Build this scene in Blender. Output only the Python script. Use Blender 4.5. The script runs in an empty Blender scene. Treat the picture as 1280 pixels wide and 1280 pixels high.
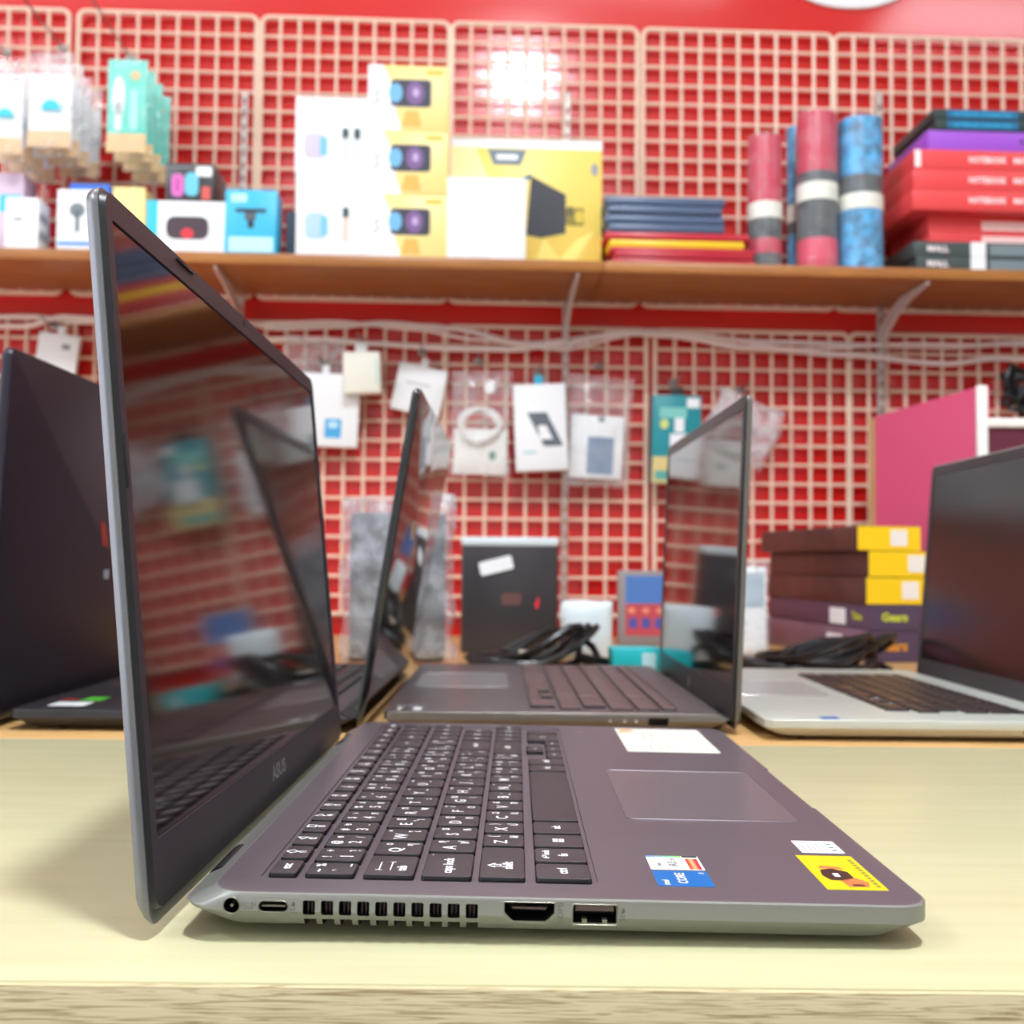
import bpy, bmesh, math, random
from mathutils import Vector, Matrix, noise
random.seed(7)
SC = bpy.context.scene
COL = SC.collection
PI = math.pi

# ------------------------------------------------------------------ camera
F_PX = 1355.0; CAM_Z = 0.119
PITCH = math.atan(63 / F_PX); ROLL = 0.0098; YAW = 0.0042
fwd = Vector((-math.sin(YAW) * math.cos(PITCH), math.cos(YAW) * math.cos(PITCH), math.sin(PITCH)))
rgt = fwd.cross(Vector((0, 0, 1))).normalized(); upv = rgt.cross(fwd)
r2 = rgt * math.cos(ROLL) + upv * math.sin(ROLL)
u2 = -rgt * math.sin(ROLL) + upv * math.cos(ROLL)
cd = bpy.data.cameras.new('camera'); cam = bpy.data.objects.new('camera', cd); COL.objects.link(cam)
M = Matrix((r2, u2, -fwd)).transposed().to_4x4(); M.translation = (0, 0, CAM_Z)
cam.matrix_world = M
cd.sensor_width = 36; cd.lens = 36 * F_PX / 1280; cd.clip_start = 0.02
cd.dof.use_dof = True; cd.dof.focus_distance = 0.40; cd.dof.aperture_fstop = 13.5
SC.camera = cam

# ------------------------------------------------------------------ world, view
w = bpy.data.worlds.new('world'); SC.world = w; w.use_nodes = True
w.node_tree.nodes['Background'].inputs[0].default_value = (0.9, 0.95, 1, 1)
w.node_tree.nodes['Background'].inputs[1].default_value = 0.3
SC.view_settings.view_transform = 'Standard'; SC.view_settings.look = 'None'
SC.view_settings.gamma = 1; SC.view_settings.use_curve_mapping = False
SC.view_settings.exposure = -0.87
# ceiling lamps and added fill panels: x, y, width, depth, radiance, (round?)
LAMPS = [(0.19, -0.03, 0.20, 0.20, 760, True),
         (-1.70, -0.35, 0.26, 0.26, 290, True),
         (-0.95, 0.75, 0.55, 0.30, 22, False),
         (0.45, 0.75, 0.55, 0.30, 14, False),
         (1.55, 0.55, 0.55, 0.30, 20, False),
         (0.0, -1.30, 1.60, 0.9, 4.0, False),  # unseen fill panel, added for soft light from the camera side
         (-1.7, -1.5, 1.00, 0.9, 4.1, False)]  # second unseen panel, added as weak fill from the rear left

# ------------------------------------------------------------------ materials
def srgb(c):
    if isinstance(c, str):
        c = [int(c[i:i + 2], 16) for i in (0, 2, 4)]
    return tuple((v / 255 / 12.92) if v / 255 <= 0.04045 else ((v / 255 + 0.055) / 1.055) ** 2.4 for v in c) + (1,)
MATS = {}
def mat(name, col, rough=0.5, metal=0.0, spec=0.5, bump=0, bscale=200, emit=0, coat=0, crough=0.08, alpha=1, trans=0, vary=0, vscale=30, stretch=None):
    if name in MATS: return MATS[name]
    m = bpy.data.materials.new(name); m.use_nodes = True; nt = m.node_tree
    b = nt.nodes['Principled BSDF']; c = srgb(col)
    b.inputs['Base Color'].default_value = c
    b.inputs['Roughness'].default_value = rough; b.inputs['Metallic'].default_value = metal
    b.inputs['Specular IOR Level'].default_value = spec
    b.inputs['Coat Weight'].default_value = coat; b.inputs['Coat Roughness'].default_value = crough
    b.inputs['Transmission Weight'].default_value = trans
    b.inputs['Alpha'].default_value = alpha
    if emit:
        b.inputs['Emission Color'].default_value = c; b.inputs['Emission Strength'].default_value = emit
    if bump or vary:
        tc = nt.nodes.new('ShaderNodeTexCoord'); mp = nt.nodes.new('ShaderNodeMapping')
        if stretch: mp.inputs['Scale'].default_value = stretch
        nt.links.new(tc.outputs['Object'], mp.inputs[0])
    if bump:
        n = nt.nodes.new('ShaderNodeTexNoise'); n.inputs['Scale'].default_value = bscale; n.inputs['Detail'].default_value = 4
        bp = nt.nodes.new('ShaderNodeBump'); bp.inputs['Strength'].default_value = bump; bp.inputs['Distance'].default_value = 0.001
        nt.links.new(mp.outputs[0], n.inputs['Vector']); nt.links.new(n.outputs['Fac'], bp.inputs['Height'])
        nt.links.new(bp.outputs[0], b.inputs['Normal'])
    if vary:
        n = nt.nodes.new('ShaderNodeTexNoise'); n.inputs['Scale'].default_value = vscale; n.inputs['Detail'].default_value = 6
        r = nt.nodes.new('ShaderNodeValToRGB')
        r.color_ramp.elements[0].position = 0.3; r.color_ramp.elements[1].position = 0.7
        r.color_ramp.elements[0].color = tuple(max(0, v * (1 - vary)) for v in c[:3]) + (1,)
        r.color_ramp.elements[1].color = tuple(min(1, v * (1 + vary * .6)) for v in c[:3]) + (1,)
        nt.links.new(mp.outputs[0], n.inputs['Vector']); nt.links.new(n.outputs['Fac'], r.inputs[0])
        nt.links.new(r.outputs[0], b.inputs['Base Color'])
    MATS[name] = m
    return m
def plastic_film(name, col=(235, 238, 240), opacity=0.3, rough=0.12):
    if name in MATS: return MATS[name]
    m = bpy.data.materials.new(name); m.use_nodes = True; nt = m.node_tree
    b = nt.nodes['Principled BSDF']; b.inputs['Base Color'].default_value = srgb(col); b.inputs['Roughness'].default_value = rough
    b.inputs['Specular IOR Level'].default_value = 0.9
    n = nt.nodes.new('ShaderNodeTexNoise'); n.inputs['Scale'].default_value = 45; n.inputs['Detail'].default_value = 3
    tc = nt.nodes.new('ShaderNodeTexCoord'); nt.links.new(tc.outputs['Object'], n.inputs['Vector'])
    r = nt.nodes.new('ShaderNodeMapRange'); r.inputs[1].default_value = .35; r.inputs[2].default_value = .7
    r.inputs[3].default_value = opacity * 0.45; r.inputs[4].default_value = min(1, opacity * 1.6)
    nt.links.new(n.outputs['Fac'], r.inputs[0])
    bp = nt.nodes.new('ShaderNodeBump'); bp.inputs['Strength'].default_value = 0.8; bp.inputs['Distance'].default_value = 0.004
    nt.links.new(n.outputs['Fac'], bp.inputs['Height']); nt.links.new(bp.outputs[0], b.inputs['Normal'])
    t = nt.nodes.new('ShaderNodeBsdfTransparent'); mx = nt.nodes.new('ShaderNodeMixShader')
    nt.links.new(r.outputs[0], mx.inputs[0]); nt.links.new(t.outputs[0], mx.inputs[1]); nt.links.new(b.outputs[0], mx.inputs[2])
    nt.links.new(mx.outputs[0], nt.nodes['Material Output'].inputs[0])
    MATS[name] = m
    return m
def wood(name, c1, c2, rough=0.35, scale=(3, 40, 40), contrast=(0.35, 0.7), coat=0.0, wave=0):
    if name in MATS: return MATS[name]
    m = bpy.data.materials.new(name); m.use_nodes = True; nt = m.node_tree; b = nt.nodes['Principled BSDF']
    b.inputs['Roughness'].default_value = rough; b.inputs['Coat Weight'].default_value = coat
    tc = nt.nodes.new('ShaderNodeTexCoord'); mp = nt.nodes.new('ShaderNodeMapping'); mp.inputs['Scale'].default_value = scale
    n = nt.nodes.new('ShaderNodeTexNoise'); n.inputs['Scale'].default_value = 6; n.inputs['Detail'].default_value = 7; n.inputs['Distortion'].default_value = wave
    r = nt.nodes.new('ShaderNodeValToRGB'); r.color_ramp.elements[0].position, r.color_ramp.elements[1].position = contrast
    r.color_ramp.elements[0].color = srgb(c1); r.color_ramp.elements[1].color = srgb(c2)
    nt.links.new(tc.outputs['Object'], mp.inputs[0]); nt.links.new(mp.outputs[0], n.inputs['Vector'])
    nt.links.new(n.outputs['Fac'], r.inputs[0]); nt.links.new(r.outputs[0], b.inputs['Base Color'])
    bp = nt.nodes.new('ShaderNodeBump'); bp.inputs['Strength'].default_value = 0.15; bp.inputs['Distance'].default_value = 0.0006
    nt.links.new(n.outputs['Fac'], bp.inputs['Height']); nt.links.new(bp.outputs[0], b.inputs['Normal'])
    MATS[name] = m
    return m

# ------------------------------------------------------------------ mesh builder
class MB:
    def __init__(s): s.bm = bmesh.new(); s.mats = []; s.M = Matrix.Identity(4)
    def mi(s, m):
        if m not in s.mats: s.mats.append(m)
        return s.mats.index(m)
    def V(s, p): return s.bm.verts.new(s.M @ Vector(p))
    def face(s, vs, m):
        try: f = s.bm.faces.new(vs)
        except ValueError: return None
        f.material_index = s.mi(m); return f
    def box(s, x0, x1, y0, y1, z0, z1, m, bev=0, seg=2):
        v = [s.V((x, y, z)) for x in (x0, x1) for y in (y0, y1) for z in (z0, z1)]
        fs = [s.face([v[i] for i in q], m) for q in ((0, 1, 3, 2), (4, 6, 7, 5), (0, 4, 5, 1), (2, 3, 7, 6), (0, 2, 6, 4), (1, 5, 7, 3))]
        if bev:
            es = list({e for f in fs for e in f.edges})
            r = bmesh.ops.bevel(s.bm, geom=es, offset=bev, segments=seg, affect='EDGES', profile=0.5)
            for f in r['faces']: f.material_index = s.mi(m)
        return s
    def loft(s, levels, m, seg=5, capmat=None):
        """levels: (z, x0, x1, y0, y1, r) rounded rectangles"""
        loops = []
        for (z, x0, x1, y0, y1, r) in levels:
            lp = []
            for cx, cy, a0 in ((x1 - r, y1 - r, 0), (x0 + r, y1 - r, PI / 2), (x0 + r, y0 + r, PI), (x1 - r, y0 + r, 1.5 * PI)):
                for k in range(seg + 1):
                    a = a0 + k * PI / 2 / seg
                    lp.append(s.V((cx + r * math.cos(a), cy + r * math.sin(a), z)))
            loops.append(lp)
        n = len(loops[0])
        for a, b in zip(loops, loops[1:]):
            for i in range(n): s.face([a[i], a[(i + 1) % n], b[(i + 1) % n], b[i]], m)
        s.face(list(reversed(loops[0])), m); s.face(loops[-1], capmat or m)
        return s
    def prism(s, pts, h0, h1, m, axis='z'):
        f = {'z': lambda p, h: (p[0], p[1], h), 'y': lambda p, h: (p[0], h, p[1]), 'x': lambda p, h: (h, p[0], p[1])}[axis]
        a = [s.V(f(p, h0)) for p in pts]; b = [s.V(f(p, h1)) for p in pts]; n = len(pts)
        for i in range(n): s.face([a[i], a[(i + 1) % n], b[(i + 1) % n], b[i]], m)
        s.face(list(reversed(a)), m); s.face(b, m)
        return s
    def tube(s, pts, r, m, n=8, closed=False):
        pts = [Vector(p) for p in pts]; rings = []; N = len(pts); ref = None
        for i, p in enumerate(pts):
            if closed: d = pts[(i + 1) % N] - pts[i - 1]
            else: d = pts[min(i + 1, N - 1)] - pts[max(i - 1, 0)]
            if d.length < 1e-9: d = Vector((0, 0, 1))
            d.normalize()
            if ref is None: ref = d.orthogonal().normalized()
            ref = (ref - d * ref.dot(d)).normalized(); bi = d.cross(ref)
            rr = r[i] if isinstance(r, (list, tuple)) else r
            rings.append([s.V(p + ref * (rr * math.cos(2 * PI * k / n)) + bi * (rr * math.sin(2 * PI * k / n))) for k in range(n)])
        rng = N if closed else N - 1
        for i in range(rng):
            a, b = rings[i], rings[(i + 1) % N]
            for k in range(n): s.face([a[k], a[(k + 1) % n], b[(k + 1) % n], b[k]], m)
        if not closed: s.face(list(reversed(rings[0])), m); s.face(rings[-1], m)
        return s
    def cyl(s, p0, p1, r, m, n=20): return s.tube([p0, p1], r, m, n)
    def pillow(s, w, h, d, m, amp=0.002, nx=12, nz=14, seed=0, freq=30, power=0.35):
        """closed crumpled packet: centre origin, width x, height z, thickness y"""
        def g(side):
            rows = []
            for j in range(nz + 1):
                row = []
                for i in range(nx + 1):
                    u, v = i / nx * 2 - 1, j / nz * 2 - 1
                    t = max(0, (1 - u * u) * (1 - v * v)) ** power
                    p = Vector((u * w / 2, side * d / 2 * t, v * h / 2))
                    q = Vector(noise.noise_vector(p * freq + Vector((seed, seed * 2.3, side)))) * amp
                    edge = 1 if (0 < i < nx and 0 < j < nz) else 0
                    row.append(s.V(p + q) if edge or side < 0 else None)
                rows.append(row)
            return rows
        A = g(-1); B = g(1)
        for j in range(nz + 1):
            for i in range(nx + 1):
                if B[j][i] is None: B[j][i] = A[j][i]
        for j in range(nz):
            for i in range(nx):
                s.face([A[j][i], A[j][i + 1], A[j + 1][i + 1], A[j + 1][i]], m)
                s.face([B[j][i], B[j + 1][i], B[j + 1][i + 1], B[j][i + 1]], m)
        return s
    def text(s, txt, size, mtx, m, align='CENTER', bold=0):
        cu = bpy.data.curves.new('t', 'FONT'); cu.body = txt; cu.size = size; cu.align_x = align; cu.align_y = 'CENTER'
        cu.resolution_u = 2; cu.offset = bold
        o = bpy.data.objects.new('t', cu); COL.objects.link(o)
        dg = bpy.context.evaluated_depsgraph_get(); me = bpy.data.meshes.new_from_object(o.evaluated_get(dg))
        vs = [s.bm.verts.new(s.M @ mtx @ v.co) for v in me.vertices]
        for p in me.polygons:
            try:
                f = s.bm.faces.new([vs[i] for i in p.vertices]); f.material_index = s.mi(m)
            except ValueError: pass
        bpy.data.objects.remove(o); bpy.data.curves.remove(cu); bpy.data.meshes.remove(me)
        return s
    def mesh(s, name, smooth=True, recalc=True):
        if recalc: bmesh.ops.recalc_face_normals(s.bm, faces=s.bm.faces)
        me = bpy.data.meshes.new(name); s.bm.to_mesh(me); s.bm.free()
        for m in s.mats: me.materials.append(m)
        if smooth and len(me.polygons):
            me.shade_smooth(); me.set_sharp_from_angle(angle=math.radians(32))
        return me
    def build(s, name, parent=None, loc=(0, 0, 0), rot=(0, 0, 0), smooth=True, recalc=True):
        o = bpy.data.objects.new(name, s.mesh(name, smooth, recalc)); COL.objects.link(o)
        o.location = loc; o.rotation_euler = rot
        if parent: o.parent = parent
        return o
def cut(o, cutter_mb):
    """boolean difference; the cutter's material lines the cut"""
    bpy.context.view_layer.update(); me = cutter_mb.mesh('cutter', smooth=False); c = bpy.data.objects.new('cutter', me); COL.objects.link(c)
    c.matrix_world = o.matrix_world
    md = o.modifiers.new('b', 'BOOLEAN'); md.object = c; md.operation = 'DIFFERENCE'; md.solver = 'EXACT'
    try: md.material_mode = 'TRANSFER'
    except Exception: pass
    bpy.context.view_layer.update()
    dg = bpy.context.evaluated_depsgraph_get(); nm = bpy.data.meshes.new_from_object(o.evaluated_get(dg))
    o.modifiers.clear(); old = o.data; o.data = nm; nm.name = old.name
    bpy.data.objects.remove(c); bpy.data.meshes.remove(me)
    nm.shade_smooth(); nm.set_sharp_from_angle(angle=math.radians(30))
def tag(o, label=None, cat=None, group=None, kind=None):
    if label: o['label'] = label
    if cat: o['category'] = cat
    if group: o['group'] = group
    if kind: o['kind'] = kind
    return o
def empty(name, loc, rz=0, label=None, cat=None, group=None, rot=None):
    o = bpy.data.objects.new(name, None); o.empty_display_size = 0.02; COL.objects.link(o)
    o.location = loc; o.rotation_euler = rot or (0, 0, rz)
    return tag(o, label, cat, group)
def copy_tree(o, parent=None):
    c = o.copy(); COL.objects.link(c); c.parent = parent
    for ch in list(o.children): copy_tree(ch, c)
    return c
TX = Matrix(((1, 0, 0, 0), (0, 0, -1, 0), (0, 1, 0, 0), (0, 0, 0, 1)))     # text upright, facing -y
def at_text(x, y, z): return Matrix.Translation((x, y, z)) @ TX

# ------------------------------------------------------------------ wall frame
TH = 0.05; WD = 1.85
wt = Vector((math.cos(TH), math.sin(TH), 0)); wn = Vector((math.sin(TH), -math.cos(TH), 0)); wo = Vector((0, WD, 0))
def wl(u, off, z): return wo + wt * u + wn * off + Vector((0, 0, z))
def ray(px, py): return fwd + r2 * ((px - 640) / F_PX) - u2 * ((py - 640) / F_PX)
def wp(px, py, off):
    d = ray(px, py); c = Vector((0, 0, CAM_Z)); o = wo + wn * off
    t = (o - c).dot(wn) / d.dot(wn); q = c + d * t - o
    return q.dot(wt), q.z
def yp(px, py, y):
    d = ray(px, py); t = y / d.y; return d.x * t, CAM_Z + d.z * t

# ------------------------------------------------------------------ colours used often
RED = mat('red_wall_paint', (214, 13, 4), rough=0.5, spec=0.3, coat=1.0, crough=0.13)
WHITEP = mat('white_paint', (235, 235, 230), rough=0.7)
PEACH = mat('cream_coated_wire', (243, 212, 188), rough=0.35, spec=0.4)
METALW = mat('white_metal', (215, 205, 200), rough=0.4, metal=0.2)
BLK = mat('black_plastic', (18, 18, 20), rough=0.4)
DARKHOLE = mat('dark_interior', (8, 6, 6), rough=0.6)
CARTW = mat('white_card', (240, 241, 242), rough=0.5)
INK = mat('dark_ink', (40, 42, 50), rough=0.5)
CHROME = mat('bright_metal', (150, 140, 135), rough=0.4, metal=.9)

# ------------------------------------------------------------------ room
def struct(mb, name, **k):
    o = mb.build(name, **k); o['kind'] = 'structure'; return o
FZ = -0.80; CZL = 1.84
struct(MB().box(-2.6, 2.6, -2.6, 2.1, FZ - 0.05, FZ, mat('grey_floor_tile', (150, 148, 142), rough=0.3, vary=.1, vscale=3)), 'floor')
struct(MB().box(-2.6, 2.6, -2.6, 2.1, CZL, CZL + 0.05, WHITEP), 'ceiling')
b = MB(); b.box(-2.7, 2.7, 0, 0.08, FZ, CZL, RED); struct(b, 'wall_back', loc=wo, rot=(0, 0, TH))
struct(MB().box(-2.66, -2.6, -2.6, 1.9, FZ, CZL, WHITEP), 'wall_left')
struct(MB().box(2.6, 2.66, -2.6, 2.1, FZ, CZL, WHITEP), 'wall_right')
struct(MB().box(-2.6, 2.6, -2.66, -2.6, FZ, CZL, WHITEP), 'wall_front')

DAY = mat('bright_daylight_pane', (235, 242, 255), emit=4.5)
r = empty('window_1', (-2.6, -0.4, 0.5)); r['kind'] = 'structure'
b = MB(); b.box(0, 0.01, -1.0, 1.0, -1.15, 0.95, DAY); o = b.build('window_pane', r)
b = MB()
for q in (-1.03, -0.01, 1.0): b.box(0, 0.03, q, q + 0.03, -1.18, 0.98, WHITEP)
for q in (-1.18, 0.95): b.box(0, 0.03, -1.03, 1.03, q, q + 0.03, WHITEP)
b.build('window_frame', r)
for i, (x, y, wx, wy, s, rnd) in enumerate(LAMPS):
    em = mat('lamp_glow_%d' % s, (238, 247, 255), emit=s)
    nm = 'round downlight nearest above the back shelf' if (rnd and i == 0) else 'round downlight over the left side of the shop' if rnd else \
        'flat ceiling light panel %s' % {2: 'left of the downlight above the shelf', 3: 'right of the downlight above the shelf', 4: 'at the far right of the ceiling', 5: 'largest, added as fill over the customer side of the counter', 6: 'added as fill over the left rear corner of the shop'}[i]
    L = empty('ceiling_light', (x, y, CZL), 0, nm, 'lamp')
    f = MB(); g = MB()
    if rnd:
        ring = [(wx / 2 * math.cos(a * PI / 16), wx / 2 * math.sin(a * PI / 16)) for a in range(32)]
        g.prism(ring, -0.022, -0.018, em)
        f.prism([(p[0] * 1.12, p[1] * 1.12) for p in ring], -0.018, -0.002, METALW)
    else:
        g.box(-wx / 2, wx / 2, -wy / 2, wy / 2, -0.022, -0.018, em)
        f.box(-wx / 2 - .01, wx / 2 + .01, -wy / 2 - .01, wy / 2 + .01, -0.018, -0.002, METALW)
    f.build('housing', L); g.build('diffuser', L)

# ------------------------------------------------------------------ counters
ctop = wood('pale_wood_laminate', (188, 182, 142), (196, 190, 151), rough=0.36, scale=(1.2, 14, 14), contrast=(.3, .6), coat=0.1)
cedge = wood('oak_edge_band', (150, 128, 88), (206, 190, 150), rough=0.5, scale=(5, 40, 150), contrast=(.36, .52), wave=1.6)
tan = wood('tan_wood', (196, 150, 92), (214, 172, 116), rough=0.35, scale=(2, 20, 20))
lam = mat('counter_panel_cream', (222, 212, 185), rough=0.5)
r = empty('front_counter', (0, 0.311, 0), 0.004, 'pale cream wood-topped counter under the nearest open laptop', 'counter')
b = MB(); b.box(-1.5, 1.5, 0.0008, 0.4095, -0.03, 0, ctop, bev=0.0006); b.build('countertop', r)
b = MB(); b.box(-1.5, 1.5, -0.0012, 0.0008, -0.0295, -0.0006, cedge, bev=0.0004); b.build('edge_band', r)
b = MB(); b.box(-1.48, 1.48, 0.02, 0.39, FZ, -0.03, lam); b.build('cabinet', r)
r = empty('back_counter', (0, 0.722, 0), 0.004, 'tan wood back counter running to the red wall behind the other laptops', 'counter')
b = MB(); b.box(-1.5, 1.5, 0.0005, 1.035, -0.022, 0, tan, bev=0.0005); b.build('countertop', r)
b = MB(); b.box(-1.5, 1.5, -0.0012, 0.0005, -0.022, -0.0003, mat('pale_edge_strip', (222, 205, 168), rough=.4)); b.build('edge_band', r)
b = MB(); b.box(-1.48, 1.48, 0.02, 1.0, FZ, -0.022, lam); b.build('cabinet', r)

# ------------------------------------------------------------------ wire grids
def grid_panel(px0, px1, ypx, z0, z1, label, px_is_u=False, pitch=0.0328, off=0.014):
    u0 = px0 if px_is_u else wp(px0, ypx, off)[0]; u1 = px1 if px_is_u else wp(px1, ypx, off)[0]
    W = u1 - u0; H = z1 - z0
    root = empty('wire_grid_panel', wl(u0, off, z0), TH, label, 'wire grid panel', None)
    f = MB(); R = 0.012; rr = 0.0042
    pts = []
    for cx, cz, a0 in ((W - R, H - R, 0), (R, H - R, PI / 2), (R, R, PI), (W - R, R, 1.5 * PI)):
        for k in range(5):
            a = a0 + k * PI / 8; pts.append((cx + R * math.cos(a), 0, cz + R * math.sin(a)))
    f.tube(pts, rr, PEACH, 8, closed=True); f.build('frame', root)
    g = MB(); n = max(2, round(W / pitch)); k2 = round(H / pitch)
    for i in range(1, n): g.tube([(i * W / n, -0.002, 0), (i * W / n, -0.002, H)], 0.0031, PEACH, 6)
    g.build('vertical_wires', root)
    g = MB()
    for j in range(1, k2): g.tube([(0, 0.002, H - j * pitch), (W, 0.002, H - j * pitch)], 0.0031, PEACH, 6)
    g.build('horizontal_wires', root)
    return root
UZ0, UZ1 = 0.562, 1.048
grid_panel(-1.5, wp(87, 20, .014)[0], 0, UZ0, UZ1, 'wire grid panel at the far left above the shelf, behind the white blister packs', True)
grid_panel(99, 322, 20, UZ0, UZ1, 'wire grid panel above the shelf behind the teal packs and the speaker box')
grid_panel(328, 562, 28, UZ0, UZ1, 'wire grid panel above the shelf behind the white earphone boxes')
grid_panel(566, 797, 36, UZ0, UZ1, 'wire grid panel above the shelf in the bright lamp glare')
grid_panel(804, 1040, 50, UZ0, UZ1, 'wire grid panel above the shelf behind the red and blue rolls')
grid_panel(wp(1043, 50, .014)[0], 1.45, 0, UZ0, UZ1, 'wire grid panel above the shelf at far right behind the red cartons', True)
LZ0, LZ1 = 0.03, 0.520
grid_panel(-1.5, wp(84, 395, .014)[0], 0, LZ0, LZ1, 'wire grid panel below the shelf at the far left above the dark laptop lid', True)
grid_panel(95, 300, 398, LZ0, LZ1, 'wire grid panel below the shelf behind the nearest laptop screen')
grid_panel(308, 556, 405, LZ0, LZ1, 'wire grid panel below the shelf behind the white hanging packets')
grid_panel(558, 808, 410, LZ0, LZ1, 'wire grid panel below the shelf behind the phone charger box')
grid_panel(819, 1060, 415, LZ0, LZ1, 'wire grid panel below the shelf behind the teal charger box')
grid_panel(wp(1062, 420, .014)[0], 1.45, 0, LZ0, LZ1, 'wire grid panel below the shelf at far right behind the pink carton', True)

# slotted uprights and brackets
UPM = mat('grey_slotted_metal', (190, 178, 170), rough=0.4, metal=0.3)
for px, lab in ((307, 'left of the three, beside the blue box'), (706, 'centre one, above the white boxes'), (1099, 'right one, beside the pink carton')):
    u = wp(px, 500 if px > 400 else 150, .02)[0]
    zt = wp(px, 118, .02)[1]
    b = MB(); b.box(-0.0055, 0.0055, -0.006, 0.001, 0.02, zt, UPM, bev=0.001)
    o = b.build('slotted_upright', None, wl(u, 0.025, 0), (0, 0, TH))
    c = MB(); zz = 0.05
    while zz < zt - 0.02:
        c.box(-0.0022, 0.0022, -0.008, 0.004, zz, zz + 0.012, DARKHOLE); zz += 0.022
    cut(o, c)
    tag(o, 'slotted metal wall upright holding the shelf, ' + lab, 'shelf upright', 'slotted wall uprights')
    b = MB()
    b.prism([(-0.006, 0.490), (-0.006, 0.528), (-0.04, 0.548), (-0.09, 0.5605), (-0.190, 0.5605), (-0.196, 0.556), (-0.13, 0.547), (-0.07, 0.531), (-0.03, 0.511), (-0.014, 0.490)], -0.0022, 0.0022, METALW, axis='x')
    o = b.build('shelf_bracket', None, wl(u, 0.0255, 0), (0, 0, TH))
    tag(o, 'pale metal bracket under the brown shelf, on the ' + {307: 'left', 706: 'centre', 1099: 'right'}[px] + ' wall upright', 'shelf bracket', 'shelf brackets')

# shelf boards
SH = wood('brown_shelf_laminate', (158, 98, 40), (176, 114, 52), rough=0.4, scale=(2, 14, 14))
SZ0, SZ1 = 0.5635, 0.5800; SOFF = 0.222
uj = wp(755, 330, SOFF)[0]
for (a, c, lab) in ((-1.45, uj - .0006, 'brown wooden shelf board, left one carrying the speaker and camera boxes'), (uj + .0006, 1.45, 'brown wooden shelf board, right one carrying folders, rolls and red cartons')):
    b = MB(); b.box(a, c, -SOFF, -0.032, SZ0, SZ1, SH, bev=0.0012)
    o = b.build('shelf_board', None, wl(0, 0, 0), (0, 0, TH)); tag(o, lab, 'shelf')

# sign on the red fascia
b = MB(); ring = [(0.125 * math.cos(a * PI / 24), 0.07 * math.sin(a * PI / 24)) for a in range(48)]
b.prism(ring, -0.006, 0, mat('white_sign', (245, 245, 245), rough=.4), axis='y')
u, z = wp(1060, 12, 0.0)
tag(b.build('wall_sign', None, wl(u, 0, z + 0.07), (0, 0, TH)), 'white oval sign on the red wall above the wire grids', 'sign')

# white cables along the wall
CABW = mat('white_cable', (244, 228, 222), rough=0.45)
def wall_cable(pts, r, off, label):
    P = []
    q = [wp(x, y, off) for x, y in pts]
    for i in range(len(q) - 1):
        for k in range(6):
            t = k / 6; t2 = t * t * (3 - 2 * t)
            P.append((q[i][0] * (1 - t) + q[i + 1][0] * t, 0, q[i][1] * (1 - t2) + q[i + 1][1] * t2))
    P.append((q[-1][0], 0, q[-1][1]))
    b = MB(); b.tube(P, r, CABW, 8); o = b.build('wall_cable', None, wl(0, off, 0), (0, 0, TH)); tag(o, label, 'cable')
wall_cable([(-80, 398), (40, 396), (90, 402), (300, 402), (345, 410), (420, 408), (480, 404), (560, 410), (660, 430), (760, 420), (815, 414), (870, 424), (980, 428), (1090, 432), (1180, 434), (1290, 428), (1380, 430)], 0.0045, 0.024, 'white cable along the wall below the shelf, upper of the three')
wall_cable([(-80, 408), (30, 408), (80, 396), (300, 424), (400, 424), (470, 430), (560, 436), (640, 437), (700, 430), (780, 416), (840, 420), (930, 434), (1060, 444), (1180, 455), (1250, 448), (1380, 455)], 0.0045, 0.033, 'white cable sagging lowest along the wall below the shelf')
wall_cable([(330, 404), (420, 402), (520, 412), (600, 425), (700, 437), (800, 418), (860, 418), (1000, 436), (1150, 430), (1380, 432)], 0.0026, 0.041, 'thin white cable crossing between the two thicker wall cables')

# ------------------------------------------------------------------ laptops
def rrect(x0, x1, y0, y1, r, seg=4):
    out = []
    for cx, cy, a0 in ((x1 - r, y1 - r, 0), (x0 + r, y1 - r, PI / 2), (x0 + r, y0 + r, PI), (x1 - r, y0 + r, 1.5 * PI)):
        for k in range(seg + 1):
            a = a0 + k * PI / 2 / seg; out.append((cx + r * math.cos(a), cy + r * math.sin(a)))
    return out
THAI = {'`': '_%', '1': 'ๅ+', '2': '/๑', '3': '-๒', '4': 'ภ๓', '5': 'ถ๔', '6': 'ุู', '7': 'ึ฿', '8': 'ค๕', '9': 'ต๖', '0': 'จ๗', '-': 'ข๘', '=': 'ช๙',
        'Q': 'ๆ๐', 'W': 'ไ"', 'E': 'ำฎ', 'R': 'พฑ', 'T': 'ะธ', 'Y': 'ัํ', 'U': 'ี๊', 'I': 'รณ', 'O': 'นฯ', 'P': 'ยญ', '[': 'บฐ', ']': 'ล,', '\\': 'ฃฅ',
        'A': 'ฟฤ', 'S': 'หฆ', 'D': 'กฏ', 'F': 'ดโ', 'G': 'เฌ', 'H': '้็', 'J': '่๋', 'K': 'าษ', 'L': 'สศ', ';': 'วซ', "'": 'ง.',
        'Z': 'ผ(', 'X': 'ป)', 'C': 'แฉ', 'V': 'อฮ', 'B': 'ิฺ', 'N': 'ื์', 'M': 'ท?', ',': 'มฒ', '.': 'ใฬ', '/': 'ฝฦ'}
SHIFTED = dict(zip("1234567890-=", "!@#$%^&*()_+")); SHIFTED.update({'`': '~', '[': '{', ']': '}', '\\': '|', ';': ':', "'": '"', ',': '<', '.': '>', '/': '?'})
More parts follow.
